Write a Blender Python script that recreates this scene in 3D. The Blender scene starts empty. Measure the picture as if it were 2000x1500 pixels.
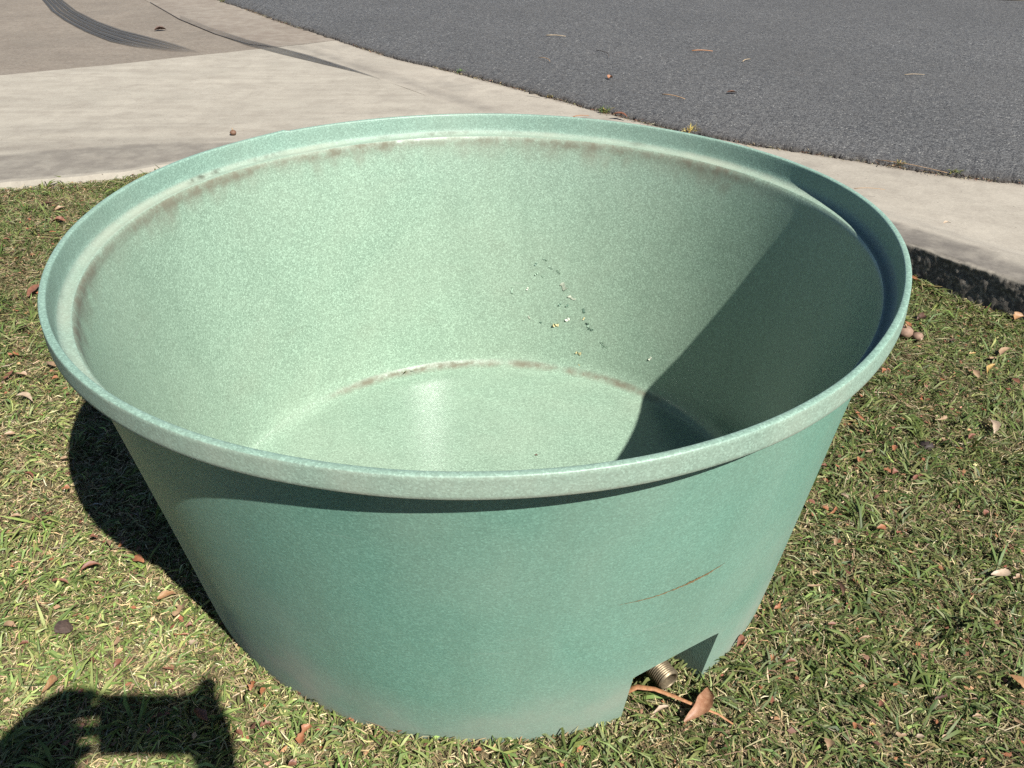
import bpy, bmesh, math, random
import numpy as np
from mathutils import Matrix, Vector

random.seed(7); RNG = np.random.default_rng(11)
scene = bpy.context.scene
COL = scene.collection
R = math.radians

# ---------------------------------------------------------------- camera
CAM = np.array([0.0453, -1.84468, 1.497])
YAW, PITCH, ROLL = 0.00569, 0.54128, 0.01057
fwd = np.array([math.sin(YAW)*math.cos(PITCH), math.cos(YAW)*math.cos(PITCH), -math.sin(PITCH)])
rgt = np.array([math.cos(YAW), -math.sin(YAW), 0.0]); upv = np.cross(rgt, fwd)
c_, s_ = math.cos(ROLL), math.sin(ROLL)
rgt, upv = rgt*c_ + upv*s_, -rgt*s_ + upv*c_
cam_data = bpy.data.cameras.new('camera'); cam = bpy.data.objects.new('camera', cam_data); COL.objects.link(cam)
cam.matrix_world = Matrix(((rgt[0], upv[0], -fwd[0], CAM[0]), (rgt[1], upv[1], -fwd[1], CAM[1]),
                           (rgt[2], upv[2], -fwd[2], CAM[2]), (0, 0, 0, 1)))
cam_data.sensor_fit = 'HORIZONTAL'; cam_data.sensor_width = 36.0
cam_data.lens = 1717.13/2000*36.0
cam_data.clip_start = 0.02; cam_data.clip_end = 1000.0
scene.camera = cam

# ---------------------------------------------------------------- light
SUN_AZ, SUN_EL = R(-56.2), R(47.2)           # towards the sun, azimuth from +x
SDIR = Vector((math.cos(SUN_AZ)*math.cos(SUN_EL), math.sin(SUN_AZ)*math.cos(SUN_EL), math.sin(SUN_EL)))
world = bpy.data.worlds.new('World'); scene.world = world; world.use_nodes = True
wn = world.node_tree.nodes; wl = world.node_tree.links
sky = wn.new('ShaderNodeTexSky'); sky.sky_type = 'NISHITA'; sky.sun_disc = False
sky.sun_elevation = SUN_EL; sky.sun_rotation = math.atan2(SDIR.x, SDIR.y)
sky.air_density = 0.6; sky.dust_density = 0.05; sky.ozone_density = 1.0; sky.altitude = 50.0
wl.new(sky.outputs['Color'], wn['Background'].inputs['Color']); wn['Background'].inputs['Strength'].default_value = 0.05
sun_data = bpy.data.lights.new('sun', 'SUN'); sun_data.energy = 5.0; sun_data.angle = R(0.53); sun_data.color = (1.0, 0.965, 0.90)
sun = bpy.data.objects.new('sun', sun_data); COL.objects.link(sun); sun.location = (6, -8, 12)
sun.rotation_euler = SDIR.to_track_quat('Z', 'Y').to_euler()
scene.view_settings.view_transform = 'Standard'; scene.view_settings.look = 'None'
scene.view_settings.exposure = 1.54; scene.view_settings.gamma = 1.0
scene.view_settings.use_curve_mapping = False
scene.render.engine = 'CYCLES'
scene.cycles.use_denoising = False
scene.cycles.max_bounces = 8; scene.cycles.diffuse_bounces = 5; scene.cycles.glossy_bounces = 4
scene.cycles.sample_clamp_indirect = 4.0

# ---------------------------------------------------------------- helpers
def tag(o, label=None, cat=None, group=None, kind=None):
    if label: o['label'] = label
    if cat: o['category'] = cat
    if group: o['group'] = group
    if kind: o['kind'] = kind
    return o
def link(o, parent=None):
    COL.objects.link(o)
    if parent is not None: o.parent = parent
    return o
def mesh_obj(name, verts, faces, mat=None, parent=None, smooth=False, attr=None):
    me = bpy.data.meshes.new(name)
    me.from_pydata([tuple(map(float, v)) for v in verts], [], [tuple(map(int, f)) for f in faces])
    if attr is not None:
        a = me.color_attributes.new('mask', 'FLOAT_COLOR', 'POINT')
        a.data.foreach_set('color', np.asarray(attr, dtype=np.float32).ravel())
    if mat: me.materials.append(mat)
    if smooth: me.shade_smooth()
    me.update()
    return link(bpy.data.objects.new(name, me), parent)
def tri_mesh(name, V, T, mat, col=None, parent=None):
    """fast path for large triangle soups (numpy arrays)"""
    me = bpy.data.meshes.new(name)
    V = np.ascontiguousarray(V, dtype=np.float32); T = np.ascontiguousarray(T, dtype=np.int32)
    me.vertices.add(len(V)); me.vertices.foreach_set('co', V.ravel())
    me.loops.add(T.size); me.loops.foreach_set('vertex_index', T.ravel())
    me.polygons.add(len(T))
    me.polygons.foreach_set('loop_start', np.arange(0, T.size, 3, dtype=np.int32))
    if col is not None:
        a = me.color_attributes.new('mask', 'FLOAT_COLOR', 'POINT')
        c4 = np.ones((len(V), 4), dtype=np.float32); c4[:, :3] = col
        a.data.foreach_set('color', c4.ravel())
    me.materials.append(mat); me.update(calc_edges=True); me.validate()
    return link(bpy.data.objects.new(name, me), parent)
def empty(name, loc=(0, 0, 0)):
    o = bpy.data.objects.new(name, None); o.location = loc; o.empty_display_size = 0.1
    return link(o)
_L = RNG.random((256, 256))
def vnoise(x, y, s=1.0, off=0):
    x = np.asarray(x, float)*s + 37.3 + off; y = np.asarray(y, float)*s + 91.7 + off*1.7
    xi = np.floor(x).astype(int); yi = np.floor(y).astype(int); fx = x-xi; fy = y-yi
    fx = fx*fx*(3-2*fx); fy = fy*fy*(3-2*fy)
    g = lambda i, j: _L[i % 256, j % 256]
    return (g(xi, yi)*(1-fx)+g(xi+1, yi)*fx)*(1-fy) + (g(xi, yi+1)*(1-fx)+g(xi+1, yi+1)*fx)*fy
def fbm(x, y, s=1.0, off=0):
    return (vnoise(x, y, s, off)*.5+vnoise(x, y, s*2.1, off+5)*.3+vnoise(x, y, s*4.3, off+9)*.2)
def sstep(a, b, x): 
    t = np.clip((np.asarray(x, float)-a)/(b-a), 0, 1); return t*t*(3-2*t)

ALB = 0.55          # overall reflectance level of the painted and natural surfaces
class NT:
    """tiny node-tree builder"""
    def __init__(self, name):
        self.m = bpy.data.materials.new(name); self.m.use_nodes = True
        self.t = self.m.node_tree; self.b = self.t.nodes['Principled BSDF']; self.out = self.t.nodes['Material Output']
    def put(self, sock, v):
        if isinstance(v, bpy.types.NodeSocket): self.t.links.new(v, sock)
        else: sock.default_value = v
    def node(self, typ, outp=0, props=None, **inp):
        n = self.t.nodes.new(typ)
        for k, v in (props or {}).items(): setattr(n, k, v)
        for k, v in inp.items():
            key = int(k[1:]) if k[0] == '_' and k[1:].isdigit() else k.replace('_', ' ')
            self.put(n.inputs[key], v)
        return n.outputs[outp]
    def coord(self, which='Object'): return self.node('ShaderNodeTexCoord', which)
    def mapping(self, v, scale=(1, 1, 1), rot=(0, 0, 0)):
        return self.node('ShaderNodeMapping', Vector=v, Scale=scale, Rotation=rot)
    def noise(self, v, scale, detail=3, rough=.55, dist=0.0):
        return self.node('ShaderNodeTexNoise', 0, Vector=v, Scale=scale, Detail=detail, Roughness=rough, Distortion=dist)
    def voro(self, v, scale, outp='Color'): return self.node('ShaderNodeTexVoronoi', outp, Vector=v, Scale=scale)
    def math(self, op, a, b=0.0, c=0.0, clamp=False):
        return self.node('ShaderNodeMath', 0, {'operation': op, 'use_clamp': clamp}, _0=a, _1=b, _2=c)
    def ramp(self, fac, a, b, lo=0.0, hi=1.0):
        return self.node('ShaderNodeMapRange', 0, {'clamp': True}, Value=fac, From_Min=a, From_Max=b, To_Min=lo, To_Max=hi)
    def mix(self, f, a, b, mode='MIX'):
        n = self.t.nodes.new('ShaderNodeMix'); n.data_type = 'RGBA'; n.blend_type = mode
        a = (*a, 1) if isinstance(a, tuple) and len(a) == 3 else a; b = (*b, 1) if isinstance(b, tuple) and len(b) == 3 else b
        self.put(n.inputs[0], f); self.put(n.inputs[6], a); self.put(n.inputs[7], b); return n.outputs[2]
    def sep(self, c, i): return self.node('ShaderNodeSeparateColor', i, Color=c)
    def attr(self, name='mask'): return self.node('ShaderNodeAttribute', 'Color', {'attribute_name': name})
    def bump(self, h, strength, dist): return self.node('ShaderNodeBump', 0, Strength=strength, Distance=dist, Height=h)
    def done(self, color=None, rough=None, normal=None, spec=None, metal=None):
        if color is not None and not metal: color = self.mix(1.0, color, (ALB, ALB, ALB), 'MULTIPLY')
        for k, v in (('Base Color', color), ('Roughness', rough), ('Normal', normal), ('Specular IOR Level', spec), ('Metallic', metal)):
            if v is not None: self.put(self.b.inputs[k], (*v, 1) if isinstance(v, tuple) and len(v) == 3 else v)
        return self.m

# ---------------------------------------------------------------- materials
def plastic(name, base, grain, rough, bump):
    n = NT(name); v = n.coord()
    cell = n.sep(n.voro(v, 340.0), 0)
    fine = n.noise(v, 540.0, 2, .6)
    mot = n.noise(v, 3.2, 4, .6)
    c = n.mix(n.ramp(mot, .3, .7), tuple(x*.94 for x in base), tuple(x*1.06 for x in base))
    c = n.mix(n.math('MULTIPLY', n.ramp(cell, .62, 1.0), grain), c, tuple(min(.75, x*1.75+.05) for x in base))
    c = n.mix(n.math('MULTIPLY', n.ramp(cell, .38, 0.0), grain), c, tuple(x*.52 for x in base))
    c = n.mix(n.math('MULTIPLY', n.ramp(fine, .56, .72), grain*.8), c, tuple(min(.75, x*1.65+.05) for x in base))
    fade = n.noise(v, 1.7, 5, .62, .4); runs = n.noise(n.mapping(v, (9.0, 9.0, .9)), 1.0, 5, .6, .3)
    c = n.mix(n.math('MULTIPLY', n.ramp(fade, .42, .70), .22), c, (0.36, 0.40, 0.31))
    c = n.mix(n.math('MULTIPLY', n.ramp(runs, .50, .74), .20), c, (0.13, 0.20, 0.145))
    scuff = n.noise(n.mapping(v, (2.2, 2.2, 60.0)), 1.0, 4, .7, .2)
    c = n.mix(n.math('MULTIPLY', n.ramp(scuff, .66, .74), .22), c, (0.42, 0.48, 0.41))
    a = n.attr(); dn = n.noise(v, 26.0, 5, .65); dl = n.noise(v, 7.0, 3, .6)
    br = n.math('MULTIPLY', n.sep(a, 0), n.ramp(dn, .30, .60, .25, 1.0), clamp=True)
    c = n.mix(n.math('MULTIPLY', br, .85), c, (0.125, 0.102, 0.066))
    du = n.math('MULTIPLY', n.sep(a, 1), n.ramp(dl, .25, .65, .35, 1.0), clamp=True)
    c = n.mix(du, c, (0.33, 0.345, 0.27))
    gr = n.math('MULTIPLY', n.sep(a, 2), n.ramp(dn, .45, .62), clamp=True)
    c = n.mix(gr, c, (0.045, 0.05, 0.030))
    h = n.math('ADD', n.noise(v, 240.0, 2, .6), n.math('MULTIPLY', n.noise(v, 40.0, 2), .5))
    rg = n.math('ADD', rough, n.math('MULTIPLY', n.math('ADD', br, du), .6, clamp=True))
    return n.done(c, rg, n.bump(h, bump, .0012), .34)
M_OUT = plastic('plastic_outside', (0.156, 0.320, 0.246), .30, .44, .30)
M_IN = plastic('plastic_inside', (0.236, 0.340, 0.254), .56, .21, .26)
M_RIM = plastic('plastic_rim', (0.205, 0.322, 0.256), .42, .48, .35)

def concrete(name, base, dark, streak=0.0, sand=.5, grit=70.0, brown=(0.19, 0.153, 0.122)):
    n = NT(name); v = n.coord()
    big = n.noise(v, 1.3, 5, .6); mid = n.noise(v, 9.0, 4, .65); fn = n.noise(v, grit, 5, .80)
    st = n.noise(n.mapping(v, (0.9, 9.0, 1.0), (0, 0, R(-14))), 1.0, 6, .60, .55)
    c = n.mix(n.ramp(big, .32, .68), tuple(x*.86 for x in base), tuple(x*1.07 for x in base))
    c = n.mix(n.math('MULTIPLY', n.ramp(mid, .45, .72), .38), c, dark)
    if streak: c = n.mix(n.math('MULTIPLY', n.ramp(st, .44, .66), streak), c, dark)
    c = n.mix(n.math('MULTIPLY', n.ramp(fn, .52, .75), sand), c, tuple(x*.45 for x in base))
    c = n.mix(n.math('MULTIPLY', n.ramp(fn, .46, .28), sand), c, tuple(min(.8, x*1.45) for x in base))
    pore = n.math('MULTIPLY', n.ramp(n.voro(v, 21.0, 'Distance'), .10, .06), n.ramp(n.sep(n.voro(v, 21.0), 1), .55, .60))
    c = n.mix(n.math('MULTIPLY', pore, .75), c, tuple(x*.35 for x in dark))
    pat = n.noise(v, 3.7, 6, .7, .6)
    c = n.mix(n.math('MULTIPLY', n.ramp(pat, .50, .66), .30), c, dark)
    a = n.attr()
    s1 = n.math('MULTIPLY', n.sep(a, 0), n.ramp(mid, .28, .60, .55, 1.0), clamp=True)
    c = n.mix(s1, c, (0.125, 0.112, 0.098))
    s2 = n.math('MULTIPLY', n.sep(a, 1), n.ramp(mid, .3, .6, .6, 1.0), clamp=True)
    c = n.mix(s2, c, brown)
    c = n.mix(n.sep(a, 2), c, n.mix(n.ramp(n.noise(v, 60.0, 4, .7), .46, .64), (0.125, 0.112, 0.095), (0.32, 0.285, 0.24)))
    h = n.math('ADD', n.math('MULTIPLY', fn, .7), mid)
    return n.done(c, .88, n.bump(h, .45, .005), .16)
M_SLAB = concrete('driveway_concrete', (0.384, 0.352, 0.292), (0.225, 0.195, 0.160), .32, .40)
M_OLD = concrete('aggregate_concrete', (0.226, 0.194, 0.157), (0.150, 0.120, 0.095), .12, .85, 38.0)
M_CHAN = concrete('channel_concrete', (0.388, 0.352, 0.292), (0.23, 0.20, 0.165), .10, .45)

def asphalt():
    n = NT('asphalt'); v = n.coord()
    cell = n.sep(n.voro(v, 92.0), 0); edge = n.voro(v, 92.0, 'Distance'); c2 = n.sep(n.voro(v, 190.0), 1)
    big = n.noise(v, .9, 4, .6); mid = n.noise(v, 14.0, 3)
    c = n.mix(n.ramp(big, .3, .7), (0.076, 0.077, 0.078), (0.101, 0.100, 0.099))
    c = n.mix(n.math('MULTIPLY', n.ramp(cell, .50, 1.0), .75), c, (0.198, 0.198, 0.192))
    c = n.mix(n.math('MULTIPLY', n.ramp(cell, .45, .0), .95), c, (0.021, 0.021, 0.024))
    c = n.mix(n.math('MULTIPLY', n.ramp(n.noise(v, 48.0, 4, .75), .50, .66), .40), c, (0.030, 0.029, 0.028))
    c = n.mix(n.math('MULTIPLY', n.ramp(c2, .80, 1.0), .6), c, (0.214, 0.213, 0.211))
    c = n.mix(n.math('MULTIPLY', n.ramp(n.sep(n.voro(v, 105.0), 1), .982, .988), .8), c, (0.380, 0.372, 0.344))
    c = n.mix(n.math('MULTIPLY', n.ramp(mid, .5, .75), .2), c, (0.135, 0.123, 0.109))
    c = n.mix(n.math('MULTIPLY', n.ramp(n.noise(v, .55, 5, .65, .5), .40, .68), .35), c, (0.065, 0.064, 0.062))
    a = n.attr(); c = n.mix(n.sep(a, 0), c, (0.045, 0.038, 0.032))
    h = n.math('SUBTRACT', n.noise(v, 90.0, 3, .65), n.math('MULTIPLY', edge, 1.1))
    return n.done(c, .80, n.bump(h, .9, .007), .22)
M_ROAD = asphalt()

def soil():
    n = NT('soil_thatch'); v = n.coord()
    a = n.noise(v, 60.0, 5, .7); b = n.noise(v, 6.0, 4, .6)
    c = n.mix(n.ramp(a, .35, .65), (0.060, 0.045, 0.028), (0.24, 0.185, 0.11))
    c = n.mix(n.math('MULTIPLY', n.ramp(b, .4, .65), .6), c, (0.075, 0.085, 0.030))
    return n.done(c, .95, n.bump(a, .8, .01), .1)
M_SOIL = soil()

def blade_mat(name, trans):
    n = NT(name); a = n.attr()
    n.done(a, .55, None, .24)
    tr = n.node('ShaderNodeBsdfTranslucent', 0, Color=n.mix(1.0, a, (ALB, ALB, ALB*.55), 'MULTIPLY'))
    mx = n.node('ShaderNodeMixShader', 0, _0=trans, _1=n.b.outputs[0], _2=tr)
    n.t.links.new(mx, n.out.inputs[0]); return n.m
M_GRASS = blade_mat('grass_blade', .28)
M_STRAW = blade_mat('dry_straw', .12)

def leaf_mat(name, c1, c2):
    n = NT(name); v = n.coord(); t = n.noise(v, 90.0, 4, .6); s = n.noise(v, 420.0, 2)
    c = n.mix(n.ramp(t, .35, .65), c1, c2); c = n.mix(n.math('MULTIPLY', n.ramp(s, .58, .7), .5), c, tuple(x*.35 for x in c1))
    n.done(c, .55, n.bump(t, .4, .002), .4)
    tr = n.node('ShaderNodeBsdfTranslucent', 0, Color=c)
    n.t.links.new(n.node('ShaderNodeMixShader', 0, _0=.15, _1=n.b.outputs[0], _2=tr), n.out.inputs[0]); return n.m
LEAFM = {'o': leaf_mat('leaf_rust', (0.288, 0.108, 0.044), (0.384, 0.172, 0.084)),
         'O': leaf_mat('leaf_orange', (0.33, 0.165, 0.070), (0.41, 0.245, 0.125)),
         'r': leaf_mat('leaf_redbrown', (0.184, 0.068, 0.040), (0.264, 0.120, 0.072)),
         't': leaf_mat('leaf_tan', (0.320, 0.196, 0.112), (0.384, 0.264, 0.160)),
         'p': leaf_mat('leaf_pale', (0.416, 0.304, 0.208), (0.480, 0.376, 0.272)),
         'y': leaf_mat('leaf_yellow', (0.416, 0.248, 0.064), (0.448, 0.320, 0.120)),
         'b': leaf_mat('leaf_darkbrown', (0.068, 0.034, 0.022), (0.128, 0.064, 0.040)),
         'g': leaf_mat('leaf_olive', (0.240, 0.232, 0.096), (0.336, 0.208, 0.088))}
def plain(name, c, rough=.6, metal=0.0, bump=0.0, bscale=200.0):
    n = NT(name); v = n.coord(); t = n.noise(v, bscale, 4, .6)
    col = n.mix(n.ramp(t, .35, .65), tuple(x*.75 for x in c), tuple(x*1.2 for x in c))
    return n.done(col, rough, n.bump(t, bump, .002) if bump else None, .4, metal)
M_BRASS = plain('aged_brass', (0.140, 0.112, 0.072), .52, .7, .2, 160.0)
M_NUT = plain('gumnut_bark', (0.16, 0.085, 0.05), .7, 0, .5, 180.0)
M_STONE = plain('pebble_brown', (0.25, 0.155, 0.105), .75, 0, .4, 90.0)
M_TWIG = plain('twig_bark', (0.42, 0.26, 0.13), .7, 0, .3, 150.0)
M_BARK = plain('bark_orange', (0.36, 0.170, 0.075), .65, 0, .5, 120.0)
M_PALE = plain('twig_pale', (0.42, 0.32, 0.20), .7, 0, .3, 150.0)
M_FLAKE = {'w': plain('flake_pale', (0.66, 0.70, 0.56), .6), 'y': plain('flake_cream', (0.62, 0.56, 0.30), .6),
           'g': plain('flake_green', (0.40, 0.56, 0.42), .5), 'd': plain('flake_dark', (0.16, 0.27, 0.20), .6)}
M_SCR = plain('scratch_ochre', (0.22, 0.140, 0.060), .75, 0, .3, 90.0)
M_SKIN = plain('skin', (0.50, 0.30, 0.21), .55); M_SHIRT = plain('shirt_cloth', (0.10, 0.13, 0.20), .9)
M_TROUSER = plain('trouser_cloth', (0.05, 0.055, 0.065), .9); M_HAIR = plain('hair', (0.04, 0.025, 0.018), .6)
M_PHONE = plain('phone_shell', (0.03, 0.03, 0.032), .3); M_GLASS = plain('phone_glass', (0.01, 0.01, 0.012), .08)
M_SHOE = plain('shoe_leather', (0.03, 0.025, 0.02), .6)

def rubber():
    n = NT('tyre_rubber_mark'); uv = n.node('ShaderNodeUVMap'); v = n.coord()
    x = n.node('ShaderNodeSeparateXYZ', 1, _0=uv); u = n.node('ShaderNodeSeparateXYZ', 0, _0=uv)
    a = n.attr()
    groove = n.math('PINGPONG', n.math('ADD', x, n.math('MULTIPLY', n.noise(v, 1.2, 2), .05)), .112)
    g = n.ramp(groove, .012, .026, .12, 1.0)
    wear = n.ramp(n.noise(v, 120.0, 4, .7), .28, .44, .55, 1.0)
    lines = n.ramp(n.noise(n.mapping(uv, (2.5, 34.0, 1.0)), 1.0, 3, .6), .34, .56, .40, 1.0)
    al = n.math('MULTIPLY', n.math('MULTIPLY', n.math('MULTIPLY', g, lines), wear), n.sep(a, 0), clamp=True)
    n.done(n.mix(n.noise(v, 30.0, 3), (0.040, 0.041, 0.042), (0.070, 0.070, 0.068)), .8, None, .3)
    n.put(n.b.inputs['Alpha'], al); return n.m
M_RUB = rubber()

# ================================================================ SETTING
K0 = np.array([-0.176, 4.025]); KD = np.array([0.603, -0.798]); KN = np.array([0.798, 0.603])   # line of the kerb's back
def kdist(x, y): return (np.asarray(x)-K0[0])*KN[0] + (np.asarray(y)-K0[1])*KN[1]               # >0: road side
def kpos(x, y): return (np.asarray(x)-K0[0])*KD[0] + (np.asarray(y)-K0[1])*KD[1]
EDGE = np.array([(-12, -1.6), (-6, 1.02), (-3.4, 2.22), (-2.556, 2.535), (-2.279, 2.618), (-2.003, 2.729), (-1.809, 2.879), (-1.2, 3.22), (-0.5, 3.42), (0.45, 3.35)])
def edge_y(x): return np.interp(x, EDGE[:, 0], EDGE[:, 1])
def is_lawn(x, y, m=0.0):
    return (kdist(x, y) < -m) & ((x > .45) | (y < edge_y(x) - m))

# ground sheet to the horizon
g = np.concatenate([[-400, -150, -60, -25, -12, -7], np.linspace(-4, 4, 121), [7, 12, 25, 60, 150, 400]])
GX, GY = np.meshgrid(g, g); near = (np.abs(GX) < 4.01) & (np.abs(GY) < 4.01)
def ground_z(x, y): return (fbm(x, y, 1.1, 3)-.5)*.030 + (vnoise(x, y, 9.0, 8)-.5)*.010
GZ = np.where(near & is_lawn(GX, GY, .05), ground_z(GX, GY), -.012)
nn = len(g); idx = np.arange(nn*nn).reshape(nn, nn)
F = np.stack([idx[:-1, :-1], idx[:-1, 1:], idx[1:, 1:], idx[1:, :-1]], -1).reshape(-1, 4)
ground = mesh_obj('ground', np.stack([GX, GY, GZ], -1).reshape(-1, 3), F, M_SOIL, smooth=True); tag(ground, kind='structure')

def grid_obj(name, P, mat, mask=None, smooth=True, parent=None):
    h, w = P.shape[:2]; idx = np.arange(h*w).reshape(h, w)
    F = np.stack([idx[:-1, :-1], idx[:-1, 1:], idx[1:, 1:], idx[1:, :-1]], -1).reshape(-1, 4)
    a = None
    if mask is not None:
        a = np.ones((h*w, 4)); a[:, :3] = mask.reshape(-1, 3)
    o = mesh_obj(name, P.reshape(-1, 3), F, mat, parent, smooth, a)
    # face up
    if len(o.data.polygons) and sum(p.normal.z for p in o.data.polygons[:50]) < 0:
        o.data.flip_normals()
    return o

# --- driveway slab (light concrete)
xs = np.concatenate([np.linspace(-9, -4, 30), np.linspace(-3.95, 0.45, 170)])
UP = np.array([(-9, 1.7), (-3.805, 5.044), (-2.992, 5.561), (-2.117, 6.196), (-2.002, 6.274)])
KB = np.array([(-2.002, 6.274), (-1.439, 5.634), (-.857, 4.935), (-.176, 4.025), (.5, 3.130)])
top = np.where(xs <= -2.002, np.interp(xs, UP[:, 0], UP[:, 1]), np.interp(xs, KB[:, 0], KB[:, 1]))
top = np.maximum(top, edge_y(xs)+.02)
ts = np.linspace(0, 1, 150)**1.3
lo = edge_y(xs) + (vnoise(xs*18, xs*0, 1)-.5)*.016
X = np.repeat(xs[None], len(ts), 0); Y = lo[None]+(top-lo)[None]*ts[:, None]
SB = np.array([(-9, .6), (-3.268, 2.855), (-2.798, 3.021), (-2.561, 3.128), (-2.176, 3.265), (-1.892, 3.306), (-1.642, 3.30), (-1.1, 3.42), (.5, 3.6)])
sb = np.interp(X, SB[:, 0], SB[:, 1]) + (fbm(X, Y, 7.0)-.5)*.05
stain = sstep(.03, -.05, Y-sb)*sstep(.025, .07, Y-lo[None])*.66
swp = .7*sstep(1.3, .0, Y-sb)*np.clip((fbm(X*.6+Y*.2, Y*5.0-X*1.1, 1.6, 2)-.42)*3.0, 0, 1)*.38
mask = np.stack([np.maximum(stain, swp), np.zeros_like(X), np.zeros_like(X)], -1)
Z = .040 + (fbm(X, Y, 2.0, 4)-.5)*.004
P = np.stack([X, Y, Z], -1)
skirt = P[:1].copy(); skirt[..., 2] = -.08; skirt[..., 1] += .004
P = np.concatenate([skirt, P], 0); mask = np.concatenate([mask[:1], mask], 0)
driveway = grid_obj('driveway', P, M_SLAB, mask); tag(driveway, kind='structure')

# --- old exposed-aggregate slab beyond it
def interp_poly(pts, n):
    pts = np.array(pts, float); d = np.r_[0, np.cumsum(np.hypot(*np.diff(pts[:, :2], axis=0).T))]
    t = np.linspace(0, d[-1], n); return np.stack([np.interp(t, d, pts[:, k]) for k in range(pts.shape[1])], -1)
A = interp_poly([(-12, -.25), (-3.805, 5.054), (-2.992, 5.571), (-2.117, 6.206), (-2.010, 6.284)], 160)
OLDB = [(-6.9, 13.2), (-4.5, 9.62), (-4.02, 8.86), (-3.316, 7.708), (-2.713, 6.877), (-2.292, 6.400), (-2.012, 6.286)]
B = np.concatenate([interp_poly([(-13, 9.0), (-9, 13.9), (-6.9, 13.2)], 60), interp_poly(OLDB, 101)[1:]])
B[:, 1] = np.maximum(B[:, 1], A[:, 1]); t = np.linspace(0, 1, 60)
P = A[None]*(1-t)[:, None, None] + B[None]*t[:, None, None]
P = np.concatenate([P, np.full((60, 160, 1), .037)], -1); P[..., 2] += (fbm(P[..., 0], P[..., 1], 2.5)-.5)*.004
mask = np.zeros(P.shape); mask[..., 0] = np.clip((fbm(P[..., 0]*.7, P[..., 1], 1.5, 6)-.5)*2, 0, 1)*.25
old_slab = grid_obj('old_driveway', P, M_OLD, mask); tag(old_slab, kind='structure')

# --- channel and kerb: strip between kerb line and asphalt edge
ASPH = np.array([(-7.2, 14.2), (-4.6, 10.95), (-3.299, 9.111), (-2.418, 7.862), (-1.528, 6.648), (-0.973, 5.911), (-0.338, 5.27), (0.207, 4.653), (0.674, 4.11), (1.026, 3.723), (1.488, 3.361), (1.831, 3.183), (2.187, 2.95), (2.48, 2.777), (2.764, 2.681), (3.6, 2.36), (5.2, 1.75), (9, .4)])
_d = np.r_[0, np.cumsum(np.hypot(*np.diff(ASPH, axis=0).T))]
def chan(a_range, line, n):
    aa = np.linspace(*a_range, n); kl = interp_poly(line, n); kx, ky = kl[:, 0], kl[:, 1]; ka = kpos(kx, ky)
    ax = np.interp(aa, _d, ASPH[:, 0]); ay = np.interp(aa, _d, ASPH[:, 1])
    tw = np.array([0, .012, .03, .06, .10, .13, .15, .165, .18, .2, .24, .3, .36, .42, .48, .54, .6, .66, .72, .78, .84, .9, .95, 1.0])
    X = kx[None]*(1-tw)[:, None]+ax[None]*tw[:, None]; Y = ky[None]*(1-tw)[:, None]+ay[None]*tw[:, None]
    rise = sstep(.35, 2.1, ka)[None]
    d = np.hypot(X-kx[None], Y-ky[None])*np.clip(.35+.65*np.abs((ax-kx)*KN[0]+(ay-ky)*KN[1])/np.hypot(ax-kx, ay-ky), 0, 1)[None]
    prof = 1-sstep(.16, .62, d)
    Z = .032 + .008*(1-tw)[:, None] + .110*rise*prof + (fbm(X, Y, 3.0)-.5)*.005
    return X, Y, Z, d, np.repeat(ka[None], len(tw), 0), aa
def at_d(x): return float(np.interp(x, ASPH[:, 0], _d))
sJ = at_d(-1.545)
kend = tuple(K0+KD*10.0)
X, Y, Z, d, KA, _ = chan((sJ+.003, _d[-1]), [(-1.998, 6.272)]+[tuple(q) for q in KB[1:4]]+[kend], 620)
rise = sstep(.35, 2.1, KA)
st = sstep(.172, .140, d+(fbm(X, Y, 9.0)-.5)*.05)*rise*.92
cst = np.clip(1-np.abs(d-.10-.07*vnoise(X, Y, 2.0))/.12, 0, 1)*(1-rise)*.40          # damp dirt along the invert
cst = np.maximum(cst, np.clip((fbm(X, Y, 3.0, 3)-.55)*3, 0, 1)*.35)
edge_d = sstep(.05, .0, d.max(0)[None]-d)
mask = np.stack([np.maximum(st, cst), edge_d*.55, np.zeros_like(X)], -1)
channel = grid_obj('channel', np.stack([X, Y, Z], -1), M_CHAN, mask); tag(channel, kind='structure')
KX, KY, KZ, KKA = X[0], Y[0], Z[0], KA[0]
X, Y, Z, d, KA, _ = chan((0.0, sJ-.003), OLDB[:-1]+[(-2.004, 6.282)], 240)
mask = np.zeros(X.shape+(3,)); mask[..., 1] = .55+.35*fbm(X, Y, 1.2); mask[..., 0] = np.clip(1-np.abs(d-.12)/.3, 0, 1)*.35
chan_old = grid_obj('channel_old', np.stack([X, Y, Z], -1), M_CHAN, mask); tag(chan_old, kind='structure')

# --- kerb back face: rough mossy concrete rising above the lawn
sel = (KKA > .2) & (KKA < 6.5)
kas = np.linspace(.25, 6.4, 760); kzt = np.interp(kas, KKA, KZ)
zt = np.array([1.0, .995, .97, .93, .85, .75, .65, .55, .45, .35, .25, .12, -.02, -.25]); rows = []
mk = []
for i, q in enumerate(zt):
    z = np.where(q > 0, kzt*q, .15*q)
    bul = 0*kas if i < 2 else -np.abs(fbm(kas*9, z*60+i*.3, 1.0)-.5)*.022 - np.abs(vnoise(kas*42, z*160+i, 1.0)-.5)*.013
    off = 0.0 - (0 if i == 0 else .010*min(i, 3)/3) + bul
    px = K0[0]+KD[0]*kas + KN[0]*off; py = K0[1]+KD[1]*kas + KN[1]*off
    rows.append(np.stack([px, py, z + (0 if i == 0 else (vnoise(kas*30, kas*0+i)-.5)*.008*(i < 5))], -1))
    a = np.zeros((len(kas), 3)); a[:, 2] = (0, .0, .10, .55)[i] if i < 4 else 1.0
    if i < 2: a[:, 0] = .85
    if i == 2: a[:, 0] = .15+.6*vnoise(kas*16, kas*0)
    mk.append(a)
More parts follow.
